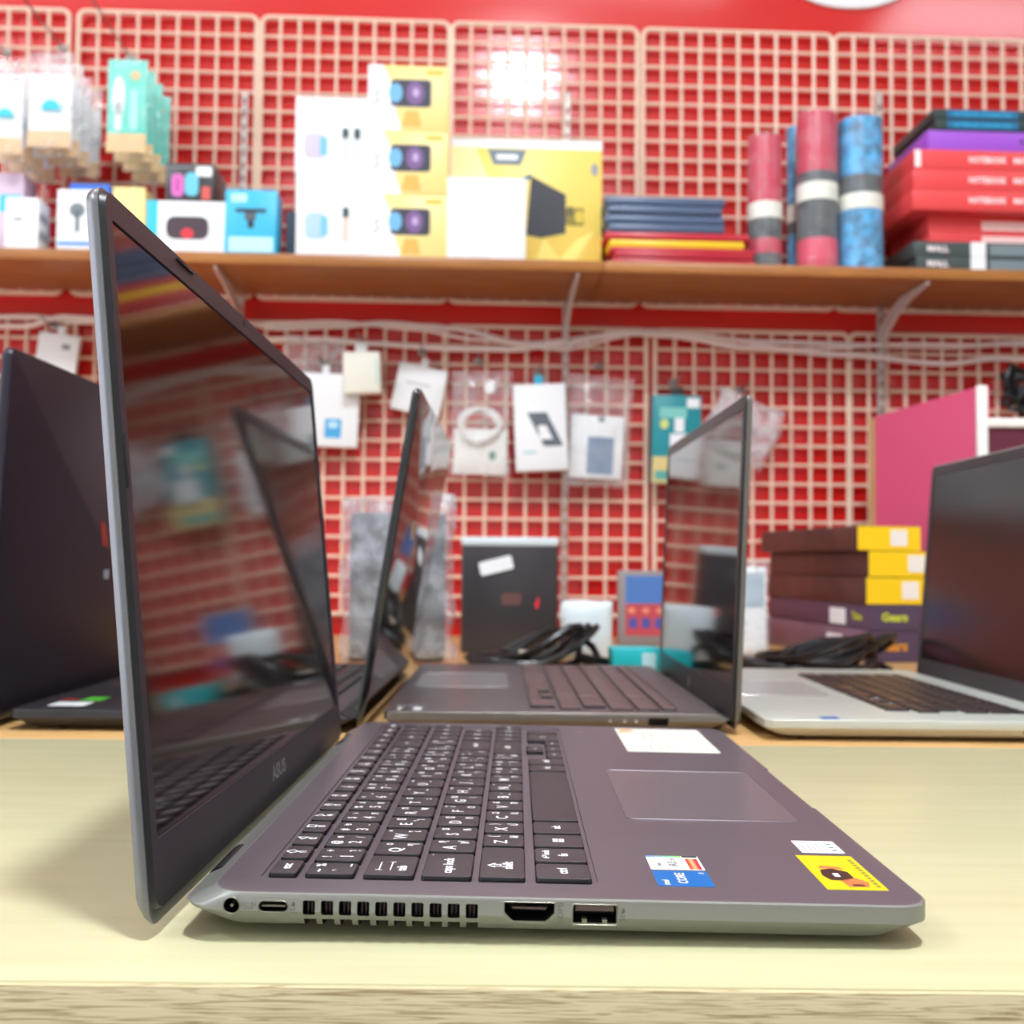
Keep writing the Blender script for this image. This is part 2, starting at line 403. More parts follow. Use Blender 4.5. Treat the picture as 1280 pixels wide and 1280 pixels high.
def key_layout():
    """(x0, x1, y0, y1, legend) in metres on a 360 x 235 mm base; x to the typist's right, y toward the hinge"""
    K = []; g = 0.0026
    R6 = (.2019, .2112); R5 = (.1832, .1993); R4 = (.1636, .1803); R3 = (.1447, .1613); R2_ = (.1271, .1425); R1 = (.1053, .1237)
    fn = ['esc'] + ['f%d' % i for i in range(1, 13)] + ['prt', 'ins', 'del', 'pgup', 'pgdn']
    for i, t in enumerate(fn): K.append((.0172 + i * .01828, .0172 + (i + 1) * .01828 - g, *R6, t))
    def row(x, ws, txt, R):
        for wd, t in zip(ws, txt):
            K.append((x, x + wd - g, R[0], R[1], t)); x += wd
        return x
    P = .0190; NX = .2885; NP = .01445
    x = row(.0172, [.0158] + [P] * 12, list('`1234567890-='), R5); K.append((x, NX - g, *R5, 'backspace'))
    x = row(.0172, [.0258] + [P] * 12, ['tab'] + list('QWERTYUIOP[]'), R4); K.append((x, NX - g, *R4, '\\'))
    x = row(.0172, [.0305] + [P] * 11, ['caps lock'] + list("ASDFGHJKL;'"), R3); K.append((x, NX - g, *R3, 'enter'))
    x = row(.0172, [.0400] + [P] * 10, ['shift'] + list('ZXCVBNM,./'), R2_); K.append((x, NX - g, *R2_, 'shift '))
    row(.0172, [.0203, .0200, .0195, .0203, .1040, .0170, .0190], ['ctrl', 'fn', 'win', 'alt', '', 'alt', 'ctrl'], R1)
    h = (R1[0] + R1[1]) / 2
    x = .0172 + .2201
    K.append((x, x + .0165, R1[0], h - .0006, '<')); K.append((x + .0185, x + .0355, R1[0], h - .0006, 'v')); K.append((x + .0185, x + .0355, h + .0006, R1[1] + .0008, '^')); K.append((x + .0375, x + .0520, R1[0], h - .0006, '> '))
    for R, t in ((R5, ['nlk', '/ ', '* ', '- ']), (R4, ['7 ', '8 ', '9 ', '+ ']), (R3, ['4 ', '5 ', '6 ']), (R2_, ['1 ', '2 ', '3 ', 'ent'])):
        for i, q in enumerate(t): K.append((NX + i * NP, NX + (i + 1) * NP - g, R[0], R[1], q))
    K.append((NX + .0035, NX + 2 * NP - g, *R1, '0 ')); K.append((NX + 2 * NP, NX + 3 * NP - g, *R1, '. '))
    return K
def key_mesh(x0, x1, y0, y1, txt, km, ks, white, legends=True, seg=3):
    b = MB(); W, D = (x1 - x0) / 2, (y1 - y0) / 2; r = 0.0014; t = 0.0018
    b.loft([(0, -W, W, -D, D, r), (t * .55, -W, W, -D, D, r), (t * .9, -W + .0003, W - .0003, -D + .0003, D - .0003, r * .9)], ks, seg)
    b.loft([(t * .9, -W + .0003, W - .0003, -D + .0003, D - .0003, r * .9), (t, -W + .0006, W - .0006, -D + .0006, D - .0006, r * .8)], km, seg)
    if legends and txt:
        z = t + 0.00004
        def T(s, x, y, size): b.text(s, size * 1.32, Matrix.Translation((x, y, z)), white, bold=0.00011)
        s = txt
        if s in THAI:
            if s.isalpha():
                T(s, -W * .38, 0.0008, .0052); T(THAI[s][1], W * .55, D * .5, .0036); T(THAI[s][0], W * .52, -D * .48, .0040)
            else:
                T(s, -W * .35, -D * .35 if s in '`1234567890-=' else -.0002, .0050); T(SHIFTED[s], -W * .45, D * .5, .0036)
                T(THAI[s][1], W * .5, D * .5, .0034); T(THAI[s][0], W * .52, -D * .48, .0038)
        elif s == 'win':
            for a in (-1, 1):
                for c in (-1, 1): b.box(a * .00115 - .00098, a * .00115 + .00098, c * .00115 - .00098, c * .00115 + .00098, z - .00002, z, white)
        elif s == 'tab':
            T('tab', -W * .3, -D * .45, .0035)
            for yy, sg in ((D * .45, -1), (0, 1)):
                b.box(-W * .5, W * .3, yy - .00018, yy + .00018, z - .00002, z, white)
                b.box(W * .3 * sg if sg > 0 else -W * .5 - .0002, (W * .3 * sg if sg > 0 else -W * .5 - .0002) + .0004, yy - .0011, yy + .0011, z - .00002, z, white)
        elif s == 'shift':
            T('shift', -W * .25, -D * .25, .0038); T('⇧', -W * .25, D * .28, .0045)
        elif s == 'caps lock': T(s, -W * .1, 0, .0036); b.box(W * .8, W * .8 + .0006, D * .7, D * .7 + .0006, z - .00002, z, white)
        elif s in ('enter', 'backspace', 'shift '): T({'enter': 'enter', 'backspace': '←', 'shift ': 'shift'}[s], 0, 0, .0036)
        elif s in ('<', 'v', '^', '> '): T({'<': '◂', 'v': '▾', '^': '▴', '> ': '▸'}[s], 0, 0, .004)
        elif s.startswith('f') and s[1:].isdigit():
            T(s, 0, -D * .4, .0028); T(random.choice(['☼', '◁', '◇', '□', '♪', '▷']), 0, D * .35, .0036)
        elif s == 'fn': T('fn', 0, -.001, .0036); T('↩ lock', 0, D * .55, .0026)
        elif s in ('esc', 'ctrl', 'alt'): T(s, 0, 0, .0036)
        else: T(s.strip(), 0, 0, .0040 if len(s.strip()) == 1 else .0028)
    return b
def laptop(name, label, loc, rz, W=.360, D=.235, H=.0150, ang=96, lidH=.2370, lid_t=.0058, deck=None, shell=None, lidm=None, keycol=None, keyside=None,
           detail=False, tilt=0.0, key_scale=None, bezel=None, screen=None, kb=True, simple_base=False, tp=None, chin=.026, hinge_drop=None, legend=False):
    root = empty(name, loc, 0, label, 'laptop', None, rot=(tilt, 0, rz))
    zt = H
    # ---- base shell
    b = MB(); r = .011 if detail else .007
    lv = [(.0030, .008, W - .008, .019, D - .016, r), (.0042, .0045, W - .0045, .010, D - .010, r), (.0090, .0003, W - .0003, .0004, D - .0012, r),
          (.0093, 0, W, 0, D - .0010, r), (H - .0045, 0, W, 0, D, r), (H - .0005, 0, W, 0, D - .0085, r), (H - .0001, .0003, W - .0003, .0003, D - .0088, r), (H, .0009, W - .0009, .0009, D - .0093, r)]
    b.loft(lv, shell, 6, capmat=deck)
    base = b.build('base_shell', root)
    c = MB()
    kx0, kx1, ky0, ky1 = (.0155, W - .0145, .1035, .2135)
    if key_scale: kx0, kx1, ky0, ky1 = [a * s_ + o_ for a, s_, o_ in zip((.0155, .3455, .1035, .2135), (key_scale[0], key_scale[0], key_scale[1], key_scale[1]), (key_scale[2], key_scale[2], key_scale[3], key_scale[3]))]
    if kb: c.loft([(H - .0007, kx0, kx1, ky0, ky1, .003), (H + .002, kx0 - .0004, kx1 + .0004, ky0 - .0004, ky1 + .0004, .003)], deck, 4)
    if detail:
        def Y(px): return 0.131 - (px - 645) / 3968.0      # measured along the near edge
        # side ports (cut into the x = 0 side)
        for k in range(10):
            y0 = Y(386 + 22.3 * k + 15); y1 = Y(386 + 22.3 * k)
            c.box(-.01, .0050, y0, y1, .0081, .0128, DARKHOLE, bev=.0004, seg=1)
            c.box(-.01, .014, y0, y1, -.0010, .0064, DARKHOLE)
        c.cyl((-.01, Y(298), .0107), (.012, Y(298), .0107), .0024, DARKHOLE, 20)
        for (a, e, z0, z1, rr) in ((331, 368, .0090, .0125, .0017), (718, 773, .0072, .0134, .0006)):
            pts = rrect(Y(e), Y(a), z0, z1, rr); c.prism(pts, -.01, .011, DARKHOLE, axis='x')
        hy0, hy1 = Y(696), Y(634)
        c.prism([(hy0, .0137), (hy1, .0137), (hy1, .0104), (hy1 - .0028, .0075), (hy0 + .0028, .0075), (hy0, .0104)], -.01, .011, DARKHOLE, axis='x')
        # front lip notch for opening the lid
        c.box(W / 2 - .045, W / 2 + .045, -.01, .0016, H - .0012, H + .01, shell)
    elif simple_base:
        c.box(W - .006, W + .01, D - .058, D - .044, .0062, .0118, DARKHOLE)
    if kb or detail or simple_base: cut(base, c)
    # rubber feet
    for fx in (.03, W - .03):
        for fy in (.03, D - .03):
            b = MB(); b.loft([(0 if not tilt else -.0003, fx - .012, fx + .012, fy - .003, fy + .003, .0028), (.0032, fx - .012, fx + .012, fy - .0035, fy + .0035, .003)], BLK, 3); b.build('rubber_foot', root)
    # ---- keyboard
    if kb:
        tray = MB(); tray.box(kx0 + .0001, kx1 - .0001, ky0 + .0001, ky1 - .0001, H - .0012, H - .00062, deck)
        kbd = tray.build('keyboard', root)
        cache = {}
        for (x0, x1, y0, y1, t) in key_layout():
            if key_scale:
                sx, sy, ox, oy = key_scale; x0, x1, y0, y1 = x0 * sx + ox, x1 * sx + ox, y0 * sy + oy, y1 * sy + oy
            kk = (round(x1 - x0, 4), round(y1 - y0, 4), t if legend else '')
            if kk not in cache: cache[kk] = key_mesh(x0, x1, y0, y1, t, keycol, keyside, WL, legend, 3 if detail else 2).mesh('key')
            o = bpy.data.objects.new('key', cache[kk]); COL.objects.link(o); o.parent = kbd
            o.location = ((x0 + x1) / 2, (y0 + y1) / 2, H - .0006)
    # ---- touchpad
    if tp is None: tp = (.1075, .2115, .0050 + .0088, .0848)
    b = MB(); x0, x1, y0, y1 = tp
    pts = rrect(x0, x1, y0, y1, .003)
    b.prism(pts, H - .0002, H + .00012, TPM if detail else mat('touchpad_of_' + deck.name, {'silver_deck': (186, 190, 182), 'dark_deck': (48, 46, 50)}.get(deck.name, (140, 134, 134)), rough=.3, metal=.2))
    rim = MB(); P3 = [(p[0], p[1], H + .0001) for p in pts]; rim.tube(P3, .00022, mat('touchpad_rim', (170, 160, 165), rough=.25, metal=.8), 6, closed=True)
    t_ = b.build('touchpad', root); rim.build('rim', t_)
    # ---- lid  (own frame: x across, y up the lid from the lower edge, z toward the user)
    a = math.radians(ang - 90)
    hd = hinge_drop if hinge_drop is not None else .0085
    zb = .0029 if detail else .0035
    piv = Matrix.Translation((0, D + (.0074 if detail else .0015), zb)) @ Matrix.Rotation(math.radians(90) + -a, 4, 'X') @ Matrix.Rotation(-.008 if detail else 0, 4, 'Z')
    # after rotation local y -> up leaning back, local z -> toward -y (the user)
    lid = MB(); rr = .0065
    lid.loft([(-lid_t, .0028, W - .0028, .0075, lidH - .0013, rr), (-lid_t + .0006, .0014, W - .0014, .0040, lidH - .0005, rr), (-lid_t + .0024, .0003, W - .0003, .0014, lidH, rr), (-.0016, 0, W, 0.0, lidH, rr), (-.0010, .0001, W - .0001, .0001, lidH - .0001, rr)], lidm, 6)
    lo = lid.build('lid_shell', root); lo.matrix_local = piv
    # rubber gap and bezel
    bz = MB(); mg = .0075 if not detail else .0068; top = .0105
    o_ = rrect(.0009, W - .0009, .0042, lidH - .0010, rr, 6); i_ = rrect(mg, W - mg, chin, lidH - top, .0006, 6)
    i_ = [(min(max(p[0], mg), W - mg), min(max(p[1], chin), lidH - top)) for p in i_]
    def ringband(zo, zi, za):
        A = [bz.V((p[0], p[1], za)) for p in o_]; A2 = [bz.V((p[0] + (W / 2 - p[0]) * .004, p[1] + (lidH / 2 - p[1]) * .005, zo)) for p in o_]
        B = [bz.V((p[0], p[1], zo)) for p in i_]; B2 = [bz.V((p[0], p[1], za)) for p in i_]; n = len(A)
        for i in range(n):
            j = (i + 1) % n
            bz.face([A[i], A[j], A2[j], A2[i]], BLK); bz.face([A2[i], A2[j], B[j], B[i]], bezel); bz.face([B[i], B[j], B2[j], B2[i]], bezel); bz.face([A[i], B2[i], B2[j], A[j]], bezel)
    ringband(.0009, .0009, -.0010)
    bo = bz.build('bezel', root); bo.matrix_local = piv
    dp = MB(); dp.box(mg - .0005, W - mg + .0005, chin - .0005, lidH - top + .0005, -.0009, .0002, screen)
    do = dp.build('display_panel', root); do.matrix_local = piv
    # hinges
    for hx in (.035, W - .065):
        h = MB(); h.cyl((hx, D - .0035, .0085), (hx + .03, D - .0035, .0085), .0042, mat('hinge_plastic', (30, 30, 34), rough=.35), 16)
        h.build('hinge', root)
    return root, base, lo, bo, piv

WL = mat('key_legend_white', (250, 248, 250), rough=0.5, emit=0)
TPM = mat('touchpad_grey', (120, 110, 116), rough=0.28, metal=0.3)
deckm = mat('gunmetal_deck', (116, 106, 114), rough=0.34, metal=0.45, bump=.02, bscale=2500)
shellm = mat('grey_side_shell', (138, 137, 131), rough=0.42, metal=0.35, bump=.03, bscale=2500)
lidm = mat('grey_lid_shell', (120, 120, 122), rough=0.30, metal=0.6)
bezm = mat('charcoal_bezel', (46, 40, 48), rough=0.45, bump=.12, bscale=2600)
scr = mat('glossy_display', (9, 6, 8), rough=0.075, spec=0.9, coat=0.25)
keym = mat('key_top_grey', (68, 61, 64), rough=0.5, bump=.05, bscale=3000)
keys = mat('key_side_black', (12, 11, 16), rough=0.35)

# ---- the nearest laptop: seen from its left side
root, base, lo, bo, piv = laptop('laptop', 'nearest grey open laptop on the cream counter, with blue and yellow stickers', (.131, .3414, .0), PI / 2,
    deck=deckm, shell=shellm, lidm=lidm, keycol=keym, keyside=keys, detail=True, tilt=-0.0, bezel=bezm, screen=scr, ang=96.4, lidH=.2375, legend=True,
    tp=(.1077, .2117, .0139, .0848))
# the rear feet are a little taller than the front ones
root.matrix_world = Matrix.Translation((.131, .3414, -.0012)) @ Matrix.Rotation(0.0102, 4, 'Y') @ Matrix.Rotation(PI / 2, 4, 'Z')
H = .0150
def Yn(px): return 0.131 - (px - 645) / 3968.0
PORT = mat('port_metal', (128, 124, 112), rough=.4, metal=.5)
# port rims and tongues on the x = 0 side
def port(name, pts, rim=.00022):
    b = MB(); b.tube([(-.00005, p[0], p[1]) for p in pts], rim, PORT, 6, closed=True); return b.build(name, base)
circ = [(Yn(298) + .0026 * math.cos(k * PI / 12), .0107 + .0026 * math.sin(k * PI / 12)) for k in range(24)]
p = port('power_port', circ); b = MB(); b.cyl((.0005, Yn(298), .0107), (.009, Yn(298), .0107), .0005, PORT, 10); b.build('pin', p)
p = port('usb_c_port', rrect(Yn(368), Yn(331), .0090, .0125, .0017)); b = MB(); b.box(.0006, .008, Yn(364), Yn(335), .0105, .0110, PORT); b.build('tongue', p)
p = port('hdmi_port', [(Yn(696), .0137), (Yn(634), .0137), (Yn(634), .0104), (Yn(634) - .0028, .0075), (Yn(696) + .0028, .0075), (Yn(696), .0104)], .00022)
b = MB(); b.box(.0008, .008, Yn(686), Yn(644), .0114, .0120, mat('port_tongue', (95, 75, 72), rough=.4)); b.build('tongue', p)
p = port('usb_a_port', rrect(Yn(773), Yn(718), .0072, .0134, .0006), .00024)
b = MB(); b.box(.0008, .008, Yn(769), Yn(722), .0112, .0128, mat('port_tongue', (60, 50, 52)))
for q in (733, 758): b.box(.0004, .003, Yn(q + 3), Yn(q - 3), .0076, .0087, PORT)
b.build('tongue', p)
TS = Matrix(((0, 0, -1, 0), (-1, 0, 0, 0), (0, 1, 0, 0), (0, 0, 0, 1)))       # text on the x=0 side: reads toward -y
ENG = mat('engraved_mark', (96, 94, 88), rough=.5)
b = MB(); b.text('HDMI', .0026, Matrix.Translation((-.00006, Yn(703.5), .0105)) @ TS @ Matrix.Rotation(PI / 2, 4, 'Z'), ENG)
for px in (374, 780): b.text('SS⇐', .0022, Matrix.Translation((-.00006, Yn(px), .0105)) @ TS @ Matrix.Rotation(PI / 2, 4, 'Z'), ENG)
b.text('DC IN', .0017, Matrix.Translation((-.00006, Yn(319), .0112)) @ TS, ENG); b.text('===', .0020, Matrix.Translation((-.00006, Yn(319), .0100)) @ TS, ENG)
b.build('port_markings', base)
b = MB()
for k in range(10):
    y0 = Yn(386 + 22.3 * k + 15); y1 = Yn(386 + 22.3 * k)
    for q in (.35, .68): b.box(.0030, .0045, y0 + (y1 - y0) * q - .0002, y0 + (y1 - y0) * q + .0002, .0081, .0128, mat('heatsink_fin', (70, 58, 58), rough=.4, metal=.7))
b.build('vent_fins', base)
# bezel bumpers, webcam, logo (lid frame)
def on_lid(mb, name, parent=None, label=None):
    o = mb.build(name, bo); return tag(o, label)
lidH = .2375; W = .360
b = MB(); b.box(.0022, .0030, .138, .156, .0003, .0016, BLK, bev=.0002); on_lid(b, 'rubber_bumper')
b = MB(); b.box(.075, .096, lidH - .0042, lidH - .0032, .0003, .0018, BLK, bev=.0002); on_lid(b, 'rubber_bumper')
b = MB(); b.cyl((W / 2, lidH - .0052, .0005), (W / 2, lidH - .0052, .0011), .0016, DARKHOLE, 16); on_lid(b, 'webcam')
b = MB(); b.text('ASUS', .0092, Matrix.Translation((W / 2, .0165, .00095)) @ Matrix.Scale(1.35, 4, (1, 0, 0)), mat('logo_grey', (150, 146, 150), rough=.3, metal=.6), bold=.00025); on_lid(b, 'logo')
# stickers on the palm rest (laptop frame)
def flat(name, x0, x1, y0, y1, m, parent, label=None, z=H, t=.00012):
    b = MB(); b.prism(rrect(x0, x1, y0, y1, .0004, 2), z - .00005, z + t, m); o = b.build(name, parent); return tag(o, label)
def fl_text(parent, items, z=H + .00016, name='print'):
    b = MB()
    for (s, x, y, size, m) in items: b.text(s, size, Matrix.Translation((x, y, z)), m, bold=size * .015)
    return b.build(name, parent)
BL = mat('sticker_blue', (0, 104, 178), rough=.3); STW = mat('sticker_white', (238, 240, 240), rough=.35)
def X_(w): return .131 - w
s1 = flat('processor_sticker', .0155, .0330, X_(.0655), X_(.0470), BL, root, 'blue processor sticker')
fl_text(s1, [('intel', .0195, X_(.0502), .0032, WL), ('CORE', .0245, X_(.0560), .0046, WL), ('i5', .0305, X_(.0635), .0026, WL)])
s2 = flat('graphics_sticker', .0345, .0520, X_(.0655), X_(.0470), STW, root, 'white graphics sticker with a coloured edge')
fl_text(s2, [('intel', .0405, X_(.0505), .0024, INK), ('iRIS', .0415, X_(.0555), .0042, INK), ('xe', .0470, X_(.0557), .0030, INK)])
b = MB(); n = 14
for k in range(n):
    t = k / n; cc = (int(70 + 60 * abs(math.sin(t * 6))), int(140 + 90 * t), int(220 - 140 * t)); y = X_(.0470) - t * .0125
    b.box(.0500, .0519, y - .0125 / n, y, H + .0001, H + .00014, mat('sticker_gradient_%d' % k, cc, rough=.3))
b.build('colour_strip', s2)
b = MB()
for k in range(6):
    cc = [(235, 60, 50), (245, 110, 60), (250, 180, 120), (245, 150, 110), (235, 70, 60), (200, 30, 70)][k]
    b.box(.0350, .0485, X_(.0605) - (k + 1) * .0007, X_(.0605) - k * .0007, H + .0001, H + .00014, mat('sticker_warm_%d' % k, cc, rough=.3))
b.build('warm_panel', s2)
b = MB(); b.box(.0500, .0519, X_(.0652), X_(.0598), H + .0001, H + .00014, INK); b.build('dark_corner', s2)
YE = mat('sticker_yellow', (225, 200, 20), rough=.35)
s3 = flat('warranty_sticker', .0155, .0565, X_(.1218), X_(.1018), YE, root, 'yellow sticker with a dark cap picture')
b = MB(); z0, z1 = H + .0001, H + .00015; BR = mat('sticker_brown', (62, 38, 34), rough=.4)
b.prism([(.026, X_(.106)), (.031, X_(.1045)), (.038, X_(.1055)), (.040, X_(.110)), (.036, X_(.1145)), (.029, X_(.1145)), (.0255, X_(.111))], z0, z1, BR); b.build('cap_picture', s3)
b = MB(); b.prism([(.0185, X_(.110)), (.026, X_(.109)), (.029, X_(.115)), (.024, X_(.118)), (.0185, X_(.1165))], z0, z1, mat('sticker_orange', (205, 120, 70), rough=.4)); b.prism([(.040, X_(.1055)), (.0435, X_(.107)), (.042, X_(.113)), (.039, X_(.1145))], z0, z1, mat('sticker_orange', (205, 120, 70)))
b.box(.030, .034, X_(.1105), X_(.1085), z1, z1 + .00003, STW)
b.box(.0195, .0215, X_(.1155), X_(.1115), z1, z1 + .00003, BR); b.build('cap_trim', s3)
b = MB()
for k in range(11): b.box(.0185 + k * .0031, .0207 + k * .0031, X_(.1203), X_(.1190), z0, z1, mat('faded_print', (140, 125, 60)))
b.build('print', s3)
s4 = flat('label_sticker', .0605, .0775, X_(.1212), X_(.1055), STW, root, 'small white sticker with three dots')
b = MB(); GP = mat('grey_print', (150, 152, 155)); 
for k, (yy, l) in enumerate(((.1078, .008), (.1098, .011), (.1118, .009), (.1135, .012), (.1155, .010))): b.box(.0625, .0625 + l, X_(yy) - .0002, X_(yy) + .0002, H + .0001, H + .00014, GP)
for k in range(3): b.cyl((.0640 + k * .0043, X_(.1182), H + .0001), (.0640 + k * .0043, X_(.1182), H + .00015), .0009, mat('dot_%d' % k, [(30, 70, 150), (40, 140, 80), (60, 120, 130)][k]), 12)
b.build('print', s4)
s5 = flat('price_label', .2680, .3510, X_(.1150), X_(.0630), mat('label_cream', (232, 232, 215), rough=.5), root, 'large white paper label')
b = MB(); b.prism([(.334, X_(.0655)), (.349, X_(.0655)), (.349, X_(.0730)), (.340, X_(.0745))], H + .0001, H + .00014, mat('label_orange', (225, 180, 130))); 
random.seed(3)
for k in range(14):
    yy = .078 + (k // 2) * .0052; xx = .277 + (k % 2) * .036; b.box(xx, xx + random.uniform(.012, .028), X_(yy) - .0005, X_(yy) + .0005, H + .0001, H + .00014, mat('faint_print', (190, 190, 178)))
b.build('print', s5)
fl_text(root, [('/SUS', .333, X_(.040), .0046, mat('logo_grey', (150, 146, 150)))], name='small_print')

# ---- laptops on the back counter, all opened toward the left
d2 = mat('warm_grey_deck', (122, 112, 112), rough=.33, metal=.6); sh2 = mat('warm_grey_shell', (118, 112, 106), rough=.4, metal=.5)
bz2 = mat('black_bezel', (40, 36, 40), rough=.35)
k2 = mat('warm_grey_key', (112, 88, 86), rough=.38); k2s = mat('dark_key_side', (40, 34, 38), rough=.4)
RB = -PI / 2
def back_laptop(label, X0, Ynear, W, D, **k):
    # the typist's right side faces the camera; origin is the typist's front-left corner, far away
    return laptop('laptop', label, (X0, Ynear + W, 0), RB, W=W, D=D, **k)
L2, b2, l2, z2, pv2 = back_laptop('warm grey open laptop standing directly behind the nearest one, its dark screen facing left', -.0915, .760, .356, .2425,
    deck=d2, shell=sh2, lidm=sh2, keycol=k2, keyside=k2s, bezel=bz2, screen=scr, ang=92.2, lidH=.2370, simple_base=True, key_scale=(.975, .98, .004, .0), tp=(.095, .205, .010, .088), lid_t=.0050)
px_, py_ = .1510, .760; q_ = L2.location; th_ = .014
L2.location = (px_ + (q_.x - px_) * math.cos(th_) - (q_.y - py_) * math.sin(th_), py_ + (q_.x - px_) * math.sin(th_) + (q_.y - py_) * math.cos(th_), q_.z); L2.rotation_euler[2] += th_
s = flat('printed_sticker', .318, .350, .004, .030, d2, L2)
b = MB()
for k in range(5): b.box(.3200, .3300, .007 + k * .0045, .0085 + k * .0045, H + .0001, H + .0002, GP)
b.box(.334, .347, .020, .026, H + .0001, H + .0002, STW); b.box(.334, .347, .009, .0115, H + .0001, H + .0002, STW); b.build('print', s)
for yy in (.158, .168, .176):
    b = MB(); b.cyl((.356 - .0002, yy, .0095), (.3562, yy, .0095), .0010, mat('indicator', (190, 190, 180)), 10); b.build('indicator_light', b2)
b = MB(); b.cyl((.178, .014, .0010), (.178, .014, .0012), .005, mat('logo_grey', (150, 146, 150)), 16); tag(b.build('logo', z2))
sm = mat('silver_deck', (200, 204, 194), rough=.38, metal=.25); ssh = mat('silver_shell', (196, 196, 184), rough=.42, metal=.25)
L3, b3, l3, z3, pv3 = back_laptop('silver open laptop at the right on the back counter, its dark screen facing left', .1690, .738, .360, .2330,
    deck=sm, shell=ssh, lidm=ssh, keycol=mat('dark_grey_key', (62, 54, 50), rough=.3), keyside=k2s, bezel=mat('grey_black_bezel', (62, 60, 64), rough=.45), screen=mat('semi_gloss_display', (10, 9, 11), rough=.2, spec=.8), ang=94.8, lidH=.2180, simple_base=True, key_scale=(.80, .92, .045, .003), tp=(.115, .225, .008, .082), chin=.024)
b = MB(); b.box(.345, .357, .040, .052, H, H + .0002, BL); b.build('sticker', L3)
b = MB(); b.cyl((.3598, .182, .0092), (.3602, .182, .0092), .0018, DARKHOLE, 14); b.build('audio_port', b3)
glb = mat('gloss_black_lid', (12, 11, 14), rough=.10, spec=.8, coat=.4)
L4, b4, l4, z4, pv4 = back_laptop('black laptop with a glossy mirror-like lid back, between the two grey open laptops', -.3480, .748, .360, .2370,
    deck=mat('dark_deck', (52, 50, 54), rough=.4, metal=.3), shell=mat('dark_shell', (38, 37, 40), rough=.4), lidm=glb, keycol=mat('black_key', (28, 26, 28), rough=.4), keyside=BLK, bezel=mat('black_bezel', (40, 36, 40)), screen=scr, ang=99.0, lidH=.2400, lid_t=.0052)
flat('white_sticker', .318, .340, .018, .044, STW, L4); flat('green_sticker', .290, .312, .030, .045, mat('sticker_green', (80, 180, 50)), L4); flat('red_sticker', .300, .308, .014, .026, mat('sticker_red', (160, 40, 40)), L4)
b = MB(); b.prism(rrect(.235, .262, .135, .150, .004, 3), -.0052 - .0003, -.0051, mat('tan_paper', (215, 190, 150))); o = b.build('paper_sticker', l4)
ld6 = mat('navy_black_lid', (44, 40, 52), rough=.38, metal=.35)
L6, b6, l6, z6, pv6 = back_laptop('large matt navy-black laptop lid standing at the left edge of the picture', -.6080, .742, .375, .2400,
    deck=mat('dark_deck', (52, 50, 54)), shell=mat('dark_shell', (38, 37, 40)), lidm=ld6, keycol=mat('black_key', (28, 26, 28)), keyside=BLK, bezel=mat('black_bezel', (40, 36, 40)), screen=scr, ang=92.2, lidH=.2620, lid_t=.0068)
b = MB(); b.prism([(.175, .125), (.185, .145), (.197, .148), (.190, .128)], -.0072, -.0067, mat('emblem_red', (165, 45, 35), rough=.3, metal=.5)); b.build('emblem', l6)
b = MB(); b.prism(rrect(.170, .181, .098, .106, .002, 3), -.0072, -.0067, mat('emblem_grey', (170, 180, 190))); b.build('badge', l6)

# ------------------------------------------------------------------ cartons
def front(name, parent, shape, m, y=-.0004, t=.0004, label=None):
    """plate printed on a front face; shape: list of (x, z)"""
    b = MB(); b.prism(shape, y, y + t + .0001, m, axis='y'); return tag(b.build(name, parent), label)
def ell(cx, cz, rx, rz, n=20): return [(cx + rx * math.cos(2 * PI * k / n), cz + rz * math.sin(2 * PI * k / n)) for k in range(n)]
def rc(x0, x1, z0, z1, r=.0): return rrect(x0, x1, z0, z1, r, 3) if r else [(x0, z0), (x1, z0), (x1, z1), (x0, z1)]
class Carton:
    """box on the shelf or standing at wall offset `off`; pixel rectangle of its front face"""
    def __init__(s, name, label, cat, rect, off, dep, m, group=None, z0=None, h=None, bev=.0012, yaw=0, name_part='carton'):
        x0, y0, x1, y1 = rect
        s.u0, s.z1 = wp(x0, y0, off); s.u1, s.z0 = wp(x1, y1, off); s.u0 = (s.u0 + wp(x0, y1, off)[0]) / 2
        if z0 is not None: s.z0 = z0
        s.W = s.u1 - s.u0; s.H = h or (s.z1 - s.z0)
        s.root = empty(name, wl(s.u0, off, s.z0), TH + yaw, label, cat, group)
        b = MB(); b.box(0, s.W, 0, dep, 0, s.H, m, bev=bev); s.body = b.build(name_part, s.root); s.dep = dep
    def f(s, name, fx0, fx1, fz0, fz1, m, r=0, label=None, y=-.0004):
        return front(name, s.root, rc(fx0 * s.W, fx1 * s.W, fz0 * s.H, fz1 * s.H, r), m, y=y, label=label)
    def poly(s, name, pts, m, y=-.0004): return front(name, s.root, [(a * s.W, b * s.H) for a, b in pts], m, y=y)
    def ell(s, name, cx, cz, rx, rz, m, y=-.0004): return front(name, s.root, ell(cx * s.W, cz * s.H, rx * s.W, rz * s.H), m, y=y)
    def text(s, name, txt, cx, cz, size, m, bold=.02, sx=1.0, rot=0):
        b = MB(); b.text(txt, size, Matrix.Translation((cx * s.W, -.0009, cz * s.H)) @ Matrix.Rotation(-rot, 4, 'Y') @ TX @ Matrix.Scale(sx, 4, (1, 0, 0)), m, bold=size * bold)
        return b.build(name, s.root)
SZ = SZ1 + .0003
CY = mat('cyan_print', (60, 200, 225)); TEAL = mat('teal_card', (60, 175, 160)); GREYP = mat('grey_picture', (120, 130, 135)); YEL = mat('yellow_card', (244, 212, 100), rough=.4)
BLUEC = mat('sky_blue_card', (60, 185, 225), rough=.4); SALM = mat('salmon_foot_band', (235, 190, 130), rough=.5); PURP = mat('pink_print', (220, 110, 190))

